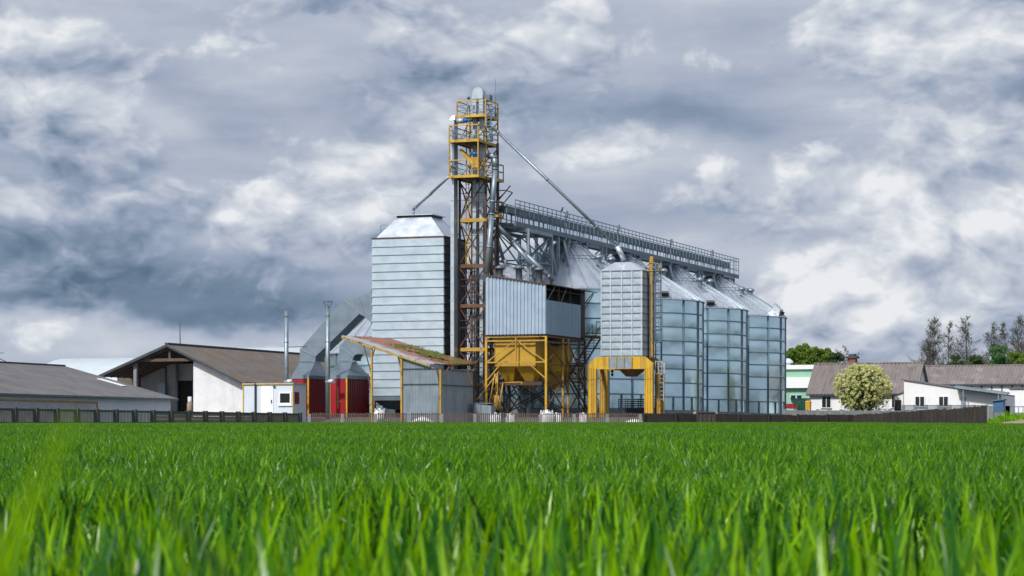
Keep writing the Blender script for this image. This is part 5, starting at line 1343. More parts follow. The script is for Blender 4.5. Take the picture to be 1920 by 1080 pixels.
x0, x1 = Uof(523, v_), Uof(547, v_); za, zb_ = Wof(760, x0, v_), Wof(735, x0, v_)
d = MB(); d.box((x0, v_ - 0.07, za), (x1, v_ - 0.013, zb_)); wf = S.part(d, 'window', 'white_bright')
d = MB(); d.box((x0 + .12, v_ - 0.075, za + .18), (x1 - .12, v_ - 0.0702, zb_ - .1)); S.part(d, 'pane', 'glass', wf)
d = MB(); d.box((x0 - .04, v_ - 0.14, za - .04), (x1 + .04, v_ - 0.0702, za + 0.03)); S.part(d, 'sill', 'white_bright', wf)
d = MB(); vv0, vv1 = Vof(552, u1), Vof(560, u1); d.box((u1 + 0.02, vv0, Wof(757, u1, v_)), (u1 + 0.05, vv1, Wof(735, u1, v_))); S.part(d, 'side_window', 'dark_red')
d = MB(); u = Uof(480, v_); d.beam((u, v_ - 0.08, g), (u, v_ - 0.08, zt + .1), 0.12); S.part(d, 'drainpipe', 'navy')
d = MB(); u = Uof(515, v_); d.lathe((u, v_ - 0.12, zt - 0.12), [(0, .08), (.09, .05), (.1, -.03), (0, -.08)], 10); S.part(d, 'wall_lamp', 'galv_dark')
# ================================================================== helpers for roofs
def wave_roof(d, e0, e1, r0, r1, period, depth, th=0.05):
    """sheet between the eave e0-e1 and the ridge r0-r1, waves running down the slope"""
    e0, e1, r0, r1 = map(Vector, (e0, e1, r0, r1)); n = max(2, int((e1 - e0).length / period)) * 4
    nrm = (e1 - e0).cross(r0 - e0).normalized()
    if nrm.z < 0: nrm = -nrm
    vs = []
    for i in range(n + 1):
        t = i / n; h = depth * (0.5 + 0.5 * math.cos(i * math.pi / 2)); a = e0.lerp(e1, t) + nrm * h; b = r0.lerp(r1, t) + nrm * h
        vs += [a, b, a - nrm * (th + h), b - nrm * (th + h)]
    fs = []
    for i in range(n):
        o = 4 * i; fs += [(o, o + 4, o + 5, o + 1), (o + 2, o + 3, o + 7, o + 6), (o, o + 2, o + 6, o + 4), (o + 1, o + 5, o + 7, o + 3)]
    fs += [(0, 1, 3, 2), (4 * n, 4 * n + 2, 4 * n + 3, 4 * n + 1)]
    d.add(vs, fs); return d

# ================================================================== open-fronted barn
urd, vbn = loc(312.6, 181.5)
uLe, uRe = Uof(184, vbn), Uof(456, vbn)
zR, zLe, zRe = Wof(646, urd, vbn), Wof(704.6, uLe, vbn), Wof(717, uRe, vbn)
vbe = Vof(640, urd)
S = Site('barn', 'old white barn with wide grey gable roof and open dark end bay', 'barn', urd, vbn)
g = S.w
d = wave_roof(MB(), (uRe + .1, vbn, zRe), (uRe + .1, vbe, zRe), (urd, vbn, zR), (urd, vbe, zR), 0.34, 0.05, 0.08)
S.part(d, 'roof_slope', 'asb')
d = wave_roof(MB(), (uLe, vbn, zLe), (uLe, vbe, zLe), (urd, vbn, zR), (urd, vbe, zR), 0.34, 0.05, 0.08)
S.part(d, 'roof_slope', 'asb')
d = MB(); d.beam((urd, vbn - .03, zR + .08), (urd, vbe, zR + .08), 0.30, 0.12); S.part(d, 'ridge_cap', 'dark_sheet')
d = MB()
d.beam((uLe, vbn - 0.03, zLe - 0.1), (urd, vbn - 0.03, zR - 0.1), 0.06, 0.16); d.beam((uRe, vbn - 0.03, zRe - 0.1), (urd, vbn - 0.03, zR - 0.1), 0.06, 0.12)
S.part(d, 'barge_board', 'dark_sheet')
d = MB()
for k in range(7):
    v = vbn + 0.4 + k * 1.0
    d.beam((uLe + .3, v, zLe - 0.05), (urd, v, zR - 0.25), 0.10, 0.16); d.beam((uRe - .3, v, zRe + .05), (urd, v, zR - 0.25), 0.10, 0.16)
zt_ = Wof(674.5, urd, vbn)
ut0_, ut1_ = Uof(256, vbn + .5), Uof(366, vbn + .5)
d.beam((ut0_, vbn + .5, zt_), (ut1_, vbn + .5, zt_), 0.2, 0.22); d.beam((urd, vbn + .5, zt_), (urd, vbn + .5, zR - .3), 0.16); 
S.part(d, 'roof_timber', 'wood_roof')
# gable: solid white block on the right with sloping top
u0, u1 = Uof(362.5, vbn + 0.8), Uof(455, vbn + 0.8); slope_r = (zRe - zR) / (uRe - urd)
zz = lambda u: zR + slope_r * (u - urd) - 0.12
d = MB(); va, vb2 = vbn + 0.8, vbe - 0.5
pts = [(u0, g), (u1, g), (u1, zz(u1)), (u0, zz(u0))]
d.add([(x, va, z) for x, z in pts] + [(x, va + 0.35, z) for x, z in pts], [(0, 1, 2, 3), (7, 6, 5, 4), (0, 4, 5, 1), (1, 5, 6, 2), (2, 6, 7, 3), (3, 7, 4, 0)])
S.part(d, 'gable_wall', 'white_wall')
d = MB(); d.box((u1 - 0.3, va + 0.352, g), (u1, vb2, zz(u1))); d.box((u0, va + .352, g), (u0 + 0.3, va + 6, zz(u0) - .2)); S.part(d, 'side_wall', 'white_wall')
vr_ = va + 5.5                             # back wall of the open bay
d = MB(); w0, w1 = Uof(235, vr_), u0 - 0.01
d.box((w0, vr_, g), (w1, vr_ + 0.3, zt_ - 0.1)); bw = S.part(d, 'bay_wall', 'grey_wall')
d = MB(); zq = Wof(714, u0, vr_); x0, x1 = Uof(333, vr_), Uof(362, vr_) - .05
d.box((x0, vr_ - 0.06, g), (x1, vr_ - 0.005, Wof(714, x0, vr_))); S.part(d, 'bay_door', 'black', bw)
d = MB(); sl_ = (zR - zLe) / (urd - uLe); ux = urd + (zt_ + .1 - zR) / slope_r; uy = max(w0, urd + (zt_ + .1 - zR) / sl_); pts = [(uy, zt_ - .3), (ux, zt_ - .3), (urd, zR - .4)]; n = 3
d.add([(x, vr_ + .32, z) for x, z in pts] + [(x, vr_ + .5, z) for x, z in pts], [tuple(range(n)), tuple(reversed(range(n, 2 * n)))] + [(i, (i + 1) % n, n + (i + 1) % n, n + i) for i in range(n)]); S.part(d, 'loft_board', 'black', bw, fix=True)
d = MB(); x0, x1 = Uof(262, vr_), Uof(313, vr_); zq = Wof(688, x0, vr_)
d.box((x0, vr_ - 0.12, zq - .12), (x1, vr_ - 0.002, zq)); d.box((x1 - .15, vr_ - 0.12, g), (x1, vr_ - 0.002, zq - .122)); S.part(d, 'bay_frame', 'galv_dark', bw)
d = MB(); u = Uof(332, vr_ - .3); d.beam((u, vr_ - .3, g), (u, vr_ - .3, zt_), 0.16); S.part(d, 'inner_post', 'galv_dark')
d = MB(); u = Uof(254.5, vbn + .6); d.box((u - .13, vbn + .47, g), (u + .13, vbn + .73, zt_ - .12)); S.part(d, 'post', 'concrete')
d = MB(); x0, x1 = Uof(300, vr_ - .5), Uof(312, vr_ - .5); d.box((x0, vr_ - .75, g + .5), (x1, vr_ - .35, Wof(719, x0, vr_))); S.part(d, 'switch_cabinet', 'galv_mid')
d = MB(); x0, x1 = Uof(222, vr_ - 1), Uof(262, vr_ - 1); d.box((x0, vr_ - 1.2, g), (x1, vr_ - 0.8, Wof(706, x0, vr_))); S.part(d, 'block_wall', 'asb')
d = MB(); u = Uof(429, va); d.lathe((u, va - .15, Wof(707, u, va)), [(0, .14), (.16, .08), (.18, -.05), (0, -.1)], 10); S.part(d, 'wall_lamp', 'white_bright')
u, v = urd + 0.5, vbn + 1.2; u = Uof(338, v + 2); v = v + 2
T = Site('antenna_mast', 'tall thin mast on the barn ridge', 'antenna', u, v, zR - .2)
d = MB(); d.tube((u, v, zR - .3), (u - .07, v, Wof(552, u, v)), 0.045, 0.02, 6); T.part(d, 'rod', 'galv_dark')
d = MB(); d.box((u - .1, v - .1, zR - .3), (u + .1, v + .1, zR + .1)); T.part(d, 'clamp', 'galv_dark')
# tank standing in the doorway
u, v = loc(356, 182.6); T = Site('gas_bottle', 'small tan gas bottle with pale cap in the barn doorway', 'gas bottle', u, v)
zz_ = Wof(752, u, v)
d = MB(); d.lathe((u, v, 0), [(0.0, T.w), (0.22, T.w), (0.22, zz_ - .2), (0.12, zz_), (0, zz_)], 14); T.part(d, 'cylinder', 'sand')
d = MB(); d.lathe((u, v, 0), [(0.16, zz_ - .05), (0.16, zz_ + .32), (0, zz_ + .34)], 12); T.part(d, 'cap', 'white_clean')

# ================================================================== low barn on the left
uLb, vLb = loc(320, 171.5)
g_ = None
S = Site('low_barn', 'long low barn with grey cement roof and white wall at the left edge', 'barn', uLb, vLb)
g = S.w; zE = Wof(748, uLb, vLb); uR2 = Uof(120, vLb + .4); zRd = Wof(687, uR2, vLb + .4); vl0 = Vof(-90, uLb)
hw = uLb - uR2
d = wave_roof(MB(), (uLb + .35, vLb + .4, zE), (uLb + .35, vl0, zE), (uR2, vLb + .4, zRd), (uR2, vl0, zRd), 0.34, 0.045, 0.08); rf = S.part(d, 'roof_slope', 'asb_grey')
d = wave_roof(MB(), (uR2 - hw - .35, vLb + .4, zE), (uR2 - hw - .35, vl0, zE), (uR2, vLb + .4, zRd), (uR2, vl0, zRd), 0.34, 0.045, 0.08); S.part(d, 'roof_slope', 'asb_grey')
d = MB(); d.beam((uR2, vLb + .42, zRd + .07), (uR2, vl0, zRd + .07), 0.26, 0.09); S.part(d, 'ridge_cap', 'dark_sheet')
def onroof(f, v, up=0.09): return (uR2 + (uLb + .35 - uR2) * f, v, zRd + (zE - zRd) * f + up)
d = MB(); v = Vof(158, uR2 + hw * .32)
q4 = [onroof(.44, v - .35), onroof(.66, v - .35), onroof(.66, v + .35), onroof(.44, v + .35)]
d.hexa([(a, b, c - .02) for a, b, c in q4], [(a, b, c + .02) for a, b, c in q4]); S.part(d, 'light_strip', 'white_bright', rf)
d = MB(); d.box((uLb - 0.3, vl0, g), (uLb, vLb, zE - .02)); S.part(d, 'front_wall', 'white_clean')
d = MB(); pts = [(uLb - .3, g), (uR2 - hw, g), (uR2 - hw, zE - .02), (uR2, zRd - .1), (uLb - .3, zE - .02)]; n = 5
d.add([(x, vLb, z) for x, z in pts] + [(x, vLb - .3, z) for x, z in pts], [tuple(range(n)), tuple(reversed(range(n, 2 * n)))] + [(i, (i + 1) % n, n + (i + 1) % n, n + i) for i in range(n)]); S.part(d, 'end_wall', 'white_clean', fix=True)
d = MB(); v2 = Vof(180, uLb); zp = Wof(754, uLb, v2); d.beam((uLb + .1, vl0, zp), (uLb + .1, v2, zp), 0.08); d.beam((uLb + .1, v2, zp), (uLb + .1, v2, g), 0.08); S.part(d, 'gas_pipe', 'yellow')
d = MB(); d.box((uLb + .002, vl0, g), (uLb + .03, v2 - .3, zp - .12)); S.part(d, 'stained_plinth', 'grey_wall')
d = MB(); d.box((uLb + .36, vl0, zE - .10), (uLb + .42, vLb + .4, zE + .02)); S.part(d, 'gutter', 'galv_dark')

# ================================================================== barrel roofed hangars
def hangar(px0, px1, pytop, Z, halfw, label):
    uu, vv = loc(px0, Z); u_end = Uof(px1, vv); S = Site('hangar', label, 'hangar', uu, vv, group='hangars with barrel roofs')
    g = S.w; zt = Wof(pytop, (uu + u_end) / 2, vv + halfw)
    d = MB(); nu = int((u_end - uu) / 0.55) * 2; na = 20; vs = []
    for i in range(nu + 1):
        u = uu + (u_end - uu) * i / nu; k = 0.05 if i % 2 else 0
        for j in range(na + 1):
            a = math.pi * j / na; vs.append((u, vv + halfw - (halfw + k) * math.cos(a), g + 1.2 + (zt - g - 1.2 + k) * math.sin(a)))
    n = na + 1
    d.add(vs, [(i * n + j, (i + 1) * n + j, (i + 1) * n + j + 1, i * n + j + 1) for i in range(nu) for j in range(na)])
    S.part(d, 'barrel_roof', 'barrel')
    d = MB()
    for u in (uu + .1, u_end - .1):
        pts = [(vv, g)] + [(vv + halfw - halfw * math.cos(math.pi * j / na), g + 1.15 + (zt - g - 1.2) * math.sin(math.pi * j / na)) for j in range(na + 1)] + [(vv + 2 * halfw, g)]
        n = len(pts); d.add([(u - .05, a, b) for a, b in pts] + [(u + .05, a, b) for a, b in pts], [tuple(range(n)), tuple(reversed(range(n, 2 * n)))] + [(i, (i + 1) % n, n + (i + 1) % n, n + i) for i in range(n)])
    S.part(d, 'end_wall', 'barrel', fix=True)
hangar(50, 262, 672, 232, 7.0, 'pale barrel roofed hangar seen over the low barn')
hangar(246, 652, 652, 262, 8.0, 'pale barrel roofed hangar rising behind the open barn')

# ================================================================== fences
def fence_line(pts, spacing):
    out = []
    for (a, b) in zip(pts, pts[1:]):
        a, b = Vector((*a, 0)), Vector((*b, 0)); L = (b - a).length; n = max(1, round(L / spacing))
        out.append([a.lerp(b, i / n) for i in range(n + 1)])
    return out
def oriented_box(d, p, q, off0, off1, z0, z1, z0b=None, z1b=None):
    p, q = Vector((p[0], p[1], 0)), Vector((q[0], q[1], 0)); t = (q - p).normalized(); n = Vector((t.y, -t.x, 0))
    z0b = z0 if z0b is None else z0b; z1b = z1 if z1b is None else z1b
    c = [p + n * off0, q + n * off0, q + n * off1, p + n * off1]
    d.hexa([(c[0].x, c[0].y, z0), (c[1].x, c[1].y, z0b), (c[2].x, c[2].y, z0b), (c[3].x, c[3].y, z0)], [(c[0].x, c[0].y, z1), (c[1].x, c[1].y, z1b), (c[2].x, c[2].y, z1b), (c[3].x, c[3].y, z1)])
def place(mb, base): mb.v = [(x - base[0], y - base[1], z - base[2]) for x, y, z in mb.v]; return mb
# left: dark concrete posts and framed panels
A = (-14.5, 166.5); B = (-34.1, 125.1)
base = (A[0], A[1], ground(*A)); F1 = thing('panel_fence', 'dark concrete panel fence with framed openings running along the left field edge', 'fence', base)
ftop = 2.23
row = fence_line([A, B], 2.0)[0]
for i, p in enumerate(row):
    d = MB(); g = ground(p.x, p.y); t = (Vector(B) - Vector(A)).normalized(); q = (p.x + t.x * .22, p.y + t.y * .22)
    oriented_box(d, (p.x, p.y), q, -0.12, 0.14, g - .1, ftop + 0.02); place(d, base).build('post', 'concrete_dark', F1)
    if i + 1 < len(row):
        p2 = row[i + 1]; pp_ = (p.x + t.x * .225, p.y + t.y * .225); pq = (p2.x, p2.y)
        d = MB(); oriented_box(d, pp_, pq, -.05, .06, ftop - .16, ftop - .04); oriented_box(d, pp_, pq, -.05, .06, g - .05, g + .38)
        L_ = 2.0 - .23
        e1 = (pp_[0] + t.x * .16, pp_[1] + t.y * .16); e2 = (pq[0] - t.x * .16, pq[1] - t.y * .16)
        oriented_box(d, pp_, e1, -.05, .06, g + .382, ftop - .162); oriented_box(d, e2, pq, -.05, .06, g + .382, ftop - .162)
        pan = place(d, base).build('panel_frame', 'concrete_dark', F1)
        d = MB(); nb = 9 if i > 8 else 7
        for k in range(nb):
            s0 = .42 + (2.0 - .78) * k / (nb - 1); a = (p.x + t.x * s0, p.y + t.y * s0); b = (a[0] + t.x * .06, a[1] + t.y * .06)
            if i > 8: oriented_box(d, a, b, -.012, .012, g + .384, ftop - .164)
        if i <= 8:
            m1 = (p.x + t.x * .39, p.y + t.y * .39); m2 = (p2.x - t.x * .165, p2.y - t.y * .165)
            za_, zb2 = g + .384, ftop - .164
            for f_ in (.14, .5, .86): zm = za_ + (zb2 - za_) * f_; oriented_box(d, m1, m2, -.02, .03, zm - .085, zm + .085)
            oriented_box(d, m1, (m1[0] + t.x * .05, m1[1] + t.y * .05), -.025, .035, za_ + .001, zb2 - .001)
        place(d, base).build('panel_infill', 'fence_open', pan)
# middle: concrete posts with wooden pickets
A = (-13.9, 166.5); B = (8.8, 166.5)
base = (A[0], A[1], ground(*A)); F2 = thing('picket_fence', 'low weathered picket fence between pale concrete posts in front of the grain plant', 'fence', base)
row = fence_line([A, B], 2.28)[0]
rf_ = random.Random(5)
for i, p in enumerate(row):
    g = ground(p.x, p.y); d = MB(); d.box((p.x - .11, 166.36, g - .1), (p.x + .11, 166.6, 2.16)); place(d, base).build('post', 'concrete', F2)
    if i + 1 < len(row):
        q = row[i + 1]; d = MB(); d.box((p.x + .112, 166.46, 2.12), (q.x - .112, 166.52, 2.17)); d.box((p.x + .112, 166.46, g + .28), (q.x - .112, 166.52, g + .36))
        r_ = place(d, base).build('rail', 'rusty', F2)
        d = MB(); n = 15
        for k in range(n):
            x = p.x + .17 + (q.x - p.x - .40) * k / (n - 1); h = 2.20 + rf_.uniform(-.02, .05)
            d.box((x, 166.415, g + .1), (x + .075 + rf_.uniform(-.01, .01), 166.455, h))
        place(d, base).build('picket', 'wood_picket', F2)
# right: brown plank fence bending towards the camera
Wp = [(8.95, 166.5), (25.4, 180.4), (25.25, 129.0)]
base = (*Wp[0], ground(*Wp[0])); F3 = thing('plank_fence', 'dark brown solid plank fence running right and bending towards the field', 'fence', base)
for seg_i, (a, b) in enumerate(zip(Wp, Wp[1:])):
    L = (Vector(b) - Vector(a)).length; t = (Vector(b) - Vector(a)).normalized(); nsec = int(L / 3.0)
    for s_ in range(nsec):
        d = MB(); s0, s1 = L * s_ / nsec, L * (s_ + 1) / nsec; nb = int((s1 - s0) / .17)
        for k in range(nb):
            x0, x1 = s0 + (s1 - s0) * k / nb, s0 + (s1 - s0) * (k + .93) / nb; pa = (a[0] + t.x * x0, a[1] + t.y * x0); pb = (a[0] + t.x * x1, a[1] + t.y * x1)
            g = ground(*pa); o_ = rf_.uniform(0, .02); h = 2.2 + rf_.uniform(-.035, .03) + 0.03 * math.sin(s_ * 1.3)
            oriented_box(d, pa, pb, -.02 + o_, .02 + o_, g - .05, h)
        place(d, base).build('plank_section', 'wood', F3)
        if s_ % 1 == 0:
            d = MB(); pa = (a[0] + t.x * s0, a[1] + t.y * s0); pb = (pa[0] + t.x * .12, pa[1] + t.y * .12); oriented_box(d, pa, pb, .045, .13, ground(*pa) - .1, 2.24); place(d, base).build('post', 'wood', F3)
# pale concrete panel fence behind it
def conc_fence(pts, spacing, ztop_f, label, picket=False, name='concrete_fence', pm='concrete'):
    base = (*pts[0], ground(*pts[0])); Fx = thing(name, label, 'fence', base)
    rows = fence_line(pts, spacing)
    for row in rows:
        for i, p in enumerate(row):
            g = ground(p.x, p.y); zt = ztop_f(p.x, p.y); d = MB(); d.box((p.x - .12, p.y - .14, g - .1), (p.x + .12, p.y + .1, zt)); place(d, base).build('post', 'concrete', Fx)
            if i + 1 < len(row):
                q = row[i + 1]; z2 = ztop_f(q.x, q.y); d = MB(); lo = .10 if not picket else .42
                oriented_box(d, (p.x + .125, p.y), (q.x - .125, q.y), -.04, .04, g - .05, zt - lo, None, z2 - lo); oriented_box(d, (p.x + .125, p.y), (q.x - .125, q.y), .041, .07, zt - lo - .5, zt - lo - .42, z2 - lo - .5, z2 - lo - .42)
                pn = place(d, base).build('panel', pm, Fx)
                if picket:
                    d = MB(); n = 12; oriented_box(d, (p.x + .125, p.y), (q.x - .125, q.y), -.02, .02, zt - .08, zt - .03, z2 - .08, z2 - .03)
                    for k in range(n):
                        f = (k + .5) / n; c = p.lerp(q, f); zc = zt + (z2 - zt) * f; d.box((c.x - .02, c.y - .018, zc - lo + .002), (c.x + .02, c.y + .018, zc - .082))
                    place(d, base).build('top_bar', 'galv_dark', pn)
Zf = lambda x: 214 - (x - 24) * 1.1
pf = [((px - 960) / F * Z, Z) for px, Z in ((1470, 214), (1692, 200))]
conc_fence(pf, 1.55, lambda x, y: CZ + (HY - 767 + (y - 214) * 0.06) / F * y, 'pale concrete panel fence in front of the long-roofed house and flowering bush')
pf = [((px - 960) / F * Z, Z) for px, Z in ((1694, 199.6), (1850, 190))]
conc_fence(pf, 1.5, lambda x, y: CZ + (HY - 759) / F * y, 'concrete fence with thin top bars in front of the low white annex', True)
pf = [((px - 960) / F * Z, Z) for px, Z in ((1858, 152), (1889, 152), (1990, 150))]
conc_fence(pf, 3.2, lambda x, y: CZ + (HY - 761) / F * y, 'grey fence on the bank at the right edge', True)
# bank of pale soil and weeds at the right edge
nx, ny = 40, 16
def mound(x, y):
    a = math.exp(-((x - 30.6) / 2.9) ** 4) * math.exp(-((y - 140) / 6.0) ** 4); b = 0.16 * math.sin(x * 2.1) * math.cos(y * 0.9) + 0.07 * math.sin(x * 5.3 + y)
    return ground(x, y) - 0.05 + a * (0.60 + b)
tag(sheet([26.2 + i * 0.22 for i in range(nx + 1)], [130 + i * 1.3 for i in range(ny + 1)], mound).build('soil_bank', 'sand'), kind='structure')

# ================================================================== things around the yard
def lathe_bag(name, label, px, Z, r, h, group='white bulk bags behind the picket fence', z=None):
    X = (px - 960) / F * Z; g = ground(X, Z) if z is None else z; T = thing(name, label, 'bag', (X, Z, g), random.uniform(0, 1), group)
    d = MB(); n = 20; vs = []; rr = random.Random(int(px)); K = [(0.0, .0), (.92, .02), (1.06, .25), (1.0, .55), (1.03, .8), (.8, .96), (.35, 1.03), (.18, 1.12), (.24, 1.2), (0, 1.2)]
    for k, (q, z) in enumerate(K):
        for i in range(n):
            a = 2 * math.pi * i / n; sq = 1 / max(abs(math.cos(a)), abs(math.sin(a))) ** .6
            vs.append((q * r * sq * math.cos(a) * rr.uniform(.95, 1.05), q * r * sq * math.sin(a) * rr.uniform(.95, 1.05), z * h))
    d.add(vs, [(k * n + i, k * n + (i + 1) % n, (k + 1) * n + (i + 1) % n, (k + 1) * n + i) for k in range(len(K) - 1) for i in range(n)], True); d.build('sack', 'bag', T)
    d = MB()
    for a in (45, 135, 225, 315):
        c, s_ = math.cos(R(a)), math.sin(R(a)); d.path([(r * c * 1.0, r * s_ * 1.0, h * .85), (r * c * .95, r * s_ * .95, h * 1.15), (r * c * .6, r * s_ * .6, h * 1.0)], 0.03, 5)
    d.build('lifting_loop', 'white_clean', T)
lathe_bag('bulk_bag', 'largest white bulk bag, below the near right post of the hopper frame', 1025, 169.4, .48, 1.02)
lathe_bag('bulk_bag', 'white bulk bag just right of the largest one, behind the pickets', 1043, 169.8, .36, .85)
lathe_bag('bulk_bag', 'white bulk bag at the foot of the yellow dust pot, behind the pickets', 929, 169.4, .36, .85)
lathe_bag('bulk_bag', 'white bulk bag under the middle of the hopper frame, behind the pickets', 957, 169.7, .32, .82)
lathe_bag('bulk_bag', 'white bulk bag under the dryer, left of the dark opening', 712, 174.5, .36, .75, z=1.75)
lathe_bag('bulk_bag', 'small white bag behind the pickets below the yellow gantry', 1094, 169.0, .26, .85)
def heap(px, Z, r, h, label, m='bag'):
    X = (px - 960) / F * Z; g = ground(X, Z); T = thing('gravel_heap', label, 'heap', (X, Z, g))
    d = MB(); n = 26; rr = random.Random(9); prof = [(1, 0), (.75, .35), (.45, .75), (.2, .95), (0, 1)]; vs = []
    for q, z in prof:
        for i in range(n): a = 6.283 * i / n; vs.append((q * r[0] * math.cos(a) * rr.uniform(.9, 1.1), q * r[1] * math.sin(a), z * h * rr.uniform(.92, 1.05)))
    d.add(vs, [(k * n + i, k * n + (i + 1) % n, (k + 1) * n + (i + 1) % n, (k + 1) * n + i) for k in range(len(prof) - 1) for i in range(n)], True); o = d.build('pile', m, T)
heap(1190, 171.0, (1.4, .8), .55, 'pale heap behind the pickets under the yellow gantry'); heap(792, 167.3, (1.2, .5), .72, 'pale heap behind the pickets in front of the lean-to shed')
# slatted trailer behind the gantry
u, v = loc(1160, 184.5); u1 = Uof(1222, v); S = Site('slatted_trailer', 'dark blue trailer with slatted sides standing behind the yellow gantry', 'trailer', u, v, ground(8.3, 184)); g = S.w
zb_, zt_ = Wof(766, u, v), Wof(750, u, v)
d = MB(); d.box((u, v, zb_ - .6), (u1, v + 2.2, zb_)); S.part(d, 'box', 'navy')
for vv in (v + .02, v + 2.18):
    d = MB()
    for k in range(5): z = zb_ + .05 + (zt_ - zb_) * k / 4; d.box((u, vv - .02, z - .035), (u1, vv + .02, z + .035))
    for k in range(6): x = u + (u1 - u) * k / 5; d.box((x - .03, vv - .045, zb_ - .1), (x + .03, vv - .022, zt_ + .1))
    S.part(d, 'slatted_side', 'navy')
for x in (u + .5, u1 - .6):
    for vv in (v + .1, v + 2.0):
        d = MB(); d.tube((x, vv, g + .38), (x, vv + .2, g + .38), .38, n=18); S.part(d, 'wheel', 'black')
# dark tank at the fence
X0, X1 = (1304 - 960) / F * 169.5, (1337 - 960) / F * 169.5
T = thing('dark_container', 'dark tarpaulin covered crate standing against the plank fence', 'crate', ((X0 + X1) / 2, 168.6, ground(12, 168.6)))
g = ground(12, 168.6); w_ = (X1 - X0) / 2
d = MB(); d.hexa([(-w_ * .85, -.5, -.05), (w_ * .85, -.5, -.05), (w_ * .85, .5, -.05), (-w_ * .85, .5, -.05)], [(-w_, -.6, 1.02), (w_, -.6, .98), (w_, .6, .98), (-w_, .6, 1.02)]); d.build('crate_body', 'rust_dark', T)
d = MB()
for k in range(5): x = -w_ + 2 * w_ * k / 4; d.box((x - .03, -.66, .1), (x + .03, -.602, .98))
d.box((-w_ - .05, -.68, .985), (w_ + .05, .65, 1.06)); d.build('lid', 'dark_sheet', T)
for s_ in (-1, 1):
    d = MB(); d.lathe((s_ * (w_ + .1), -.2, 0.92), [(.16, 0), (.13, .1), (.06, .17), (0, .19)], 10); d.build('sand_lump', 'sand', T)
# concrete troughs beside the tower foot
u, v = loc(888, 174.3); u1 = Uof(921, v); S = Site('metal_trough', 'grey metal trough at the foot of the elevator tower', 'trough', u, v); d = MB()
za = Wof(757, u, v); d.corr((u, v), (u1, v), S.w, S.w, za, za - .15, .3, .03, (0, -1), back=.9); S.part(d, 'trough_body', 'corr_shed')
d = MB(); d.box((u - .05, v - .06, za + .002), (u1 + .05, v + .95, za + .05)); S.part(d, 'rim', 'galv_mid')

# ================================================================== buildings on the right
def box_building(name, label, cat, px0, px1, pyt, Z, depth, wall, roofm, pyw=None):
    u0, v0 = loc(px0, Z); u1 = Uof(px1, v0); S = Site(name, label, cat, u0, v0); return S, u0, u1, v0
# mint green hall
S, u0, u1, v0 = box_building('green_hall', 'mint green and white flat-roofed hall right of the last silo', 'building', 1440, 1534, 692, 262, 12, 'mint', 'white_bright')
g = S.w; zt = Wof(693, u0, v0); zw0, zw1 = Wof(728, u0, v0), Wof(708, u0, v0)
d = MB(); d.box((u0, v0, g), (u1, v0 + 12, zt)); S.part(d, 'wall', 'mint')
d = MB(); d.box((u0 - .3, v0 - .35, zt + .002), (u1 + .3, v0 + 12.2, Wof(685, u0, v0))); S.part(d, 'roof', 'white_bright')
d = MB(); d.box((u0 + .1, v0 - .6, zw0), (u1 - .1, v0 - .003, zw1)); S.part(d, 'white_band', 'white_bright')
x0, x1 = Uof(1482, v0), Uof(1505, v0); za, zb_ = Wof(754, x0, v0), Wof(740, x0, v0)
for k in range(2):
    a = x0 + (x1 - x0) * k / 2; b = a + (x1 - x0) / 2 - .08
    d = MB(); d.box((a, v0 - .06, za), (b, v0 - .003, zb_)); wf = S.part(d, 'window', 'white_clean')
    d = MB(); d.box((a + .06, v0 - .07, za + .06), (b - .03, v0 - .0605, zb_ - .06)); S.part(d, 'pane', 'glass', wf)
d = MB(); u = Uof(1478, v0 + 3); d.lathe((u, v0 + 3, 0), [(.25, zt), (.25, Wof(680, u, v0)), (.55, Wof(679, u, v0)), (.55, Wof(676, u, v0)), (.2, Wof(671, u, v0)), (0, Wof(670, u, v0))], 12); S.part(d, 'roof_cowl', 'white_clean')
def house(label, pxl, pxr, py_eave, py_ridge, Z, run, wallm, roofm, name='long_house', cat='house', gable_px=None):
    u0, v0 = loc(pxl, Z); u1 = Uof(pxr, v0); S = Site(name, label, cat, u0, v0); g = S.w
    ze = Wof(py_eave, u0, v0); zr = Wof(py_ridge, u0, v0 + run)
    d = wave_roof(MB(), (u0 - .25, v0 - .4, ze - .1), (u1 + .25, v0 - .4, ze - .1), (u0 - .25, v0 + run, zr), (u1 + .25, v0 + run, zr), 0.36, 0.12, 0.08); rf = S.part(d, 'roof_slope', roofm)
    d = wave_roof(MB(), (u0 - .25, v0 + 2 * run + .4, ze - .1), (u1 + .25, v0 + 2 * run + .4, ze - .1), (u0 - .25, v0 + run, zr), (u1 + .25, v0 + run, zr), 0.30, 0.07, 0.08); S.part(d, 'roof_slope', roofm)
    d = MB(); d.beam((u0 - .3, v0 + run, zr + .08), (u1 + .3, v0 + run, zr + .08), .3, .1); S.part(d, 'ridge_cap', roofm)
    d = MB(); d.box((u0, v0, g), (u1, v0 + .3, ze - .02)); S.part(d, 'front_wall', wallm)
    d = MB()
    for uu in (u0, u1 - .3):
        pts = [(v0 + .302, g), (v0 + 2 * run, g), (v0 + 2 * run, ze), (v0 + run, zr - .12), (v0 + .302, ze)]; n = 5
        d.add([(uu, a, b) for a, b in pts] + [(uu + .3, a, b) for a, b in pts], [tuple(range(n)), tuple(reversed(range(n, 2 * n)))] + [(i, (i + 1) % n, n + (i + 1) % n, n + i) for i in range(n)])
    S.part(d, 'gable_wall', wallm, fix=True)
    d = MB(); d.box((u0 - .2, v0 - .45, ze - .22), (u1 + .2, v0 - .41, ze - .08)); S.part(d, 'fascia', 'dark_sheet')
    return S, u0, u1, v0, g, ze, zr
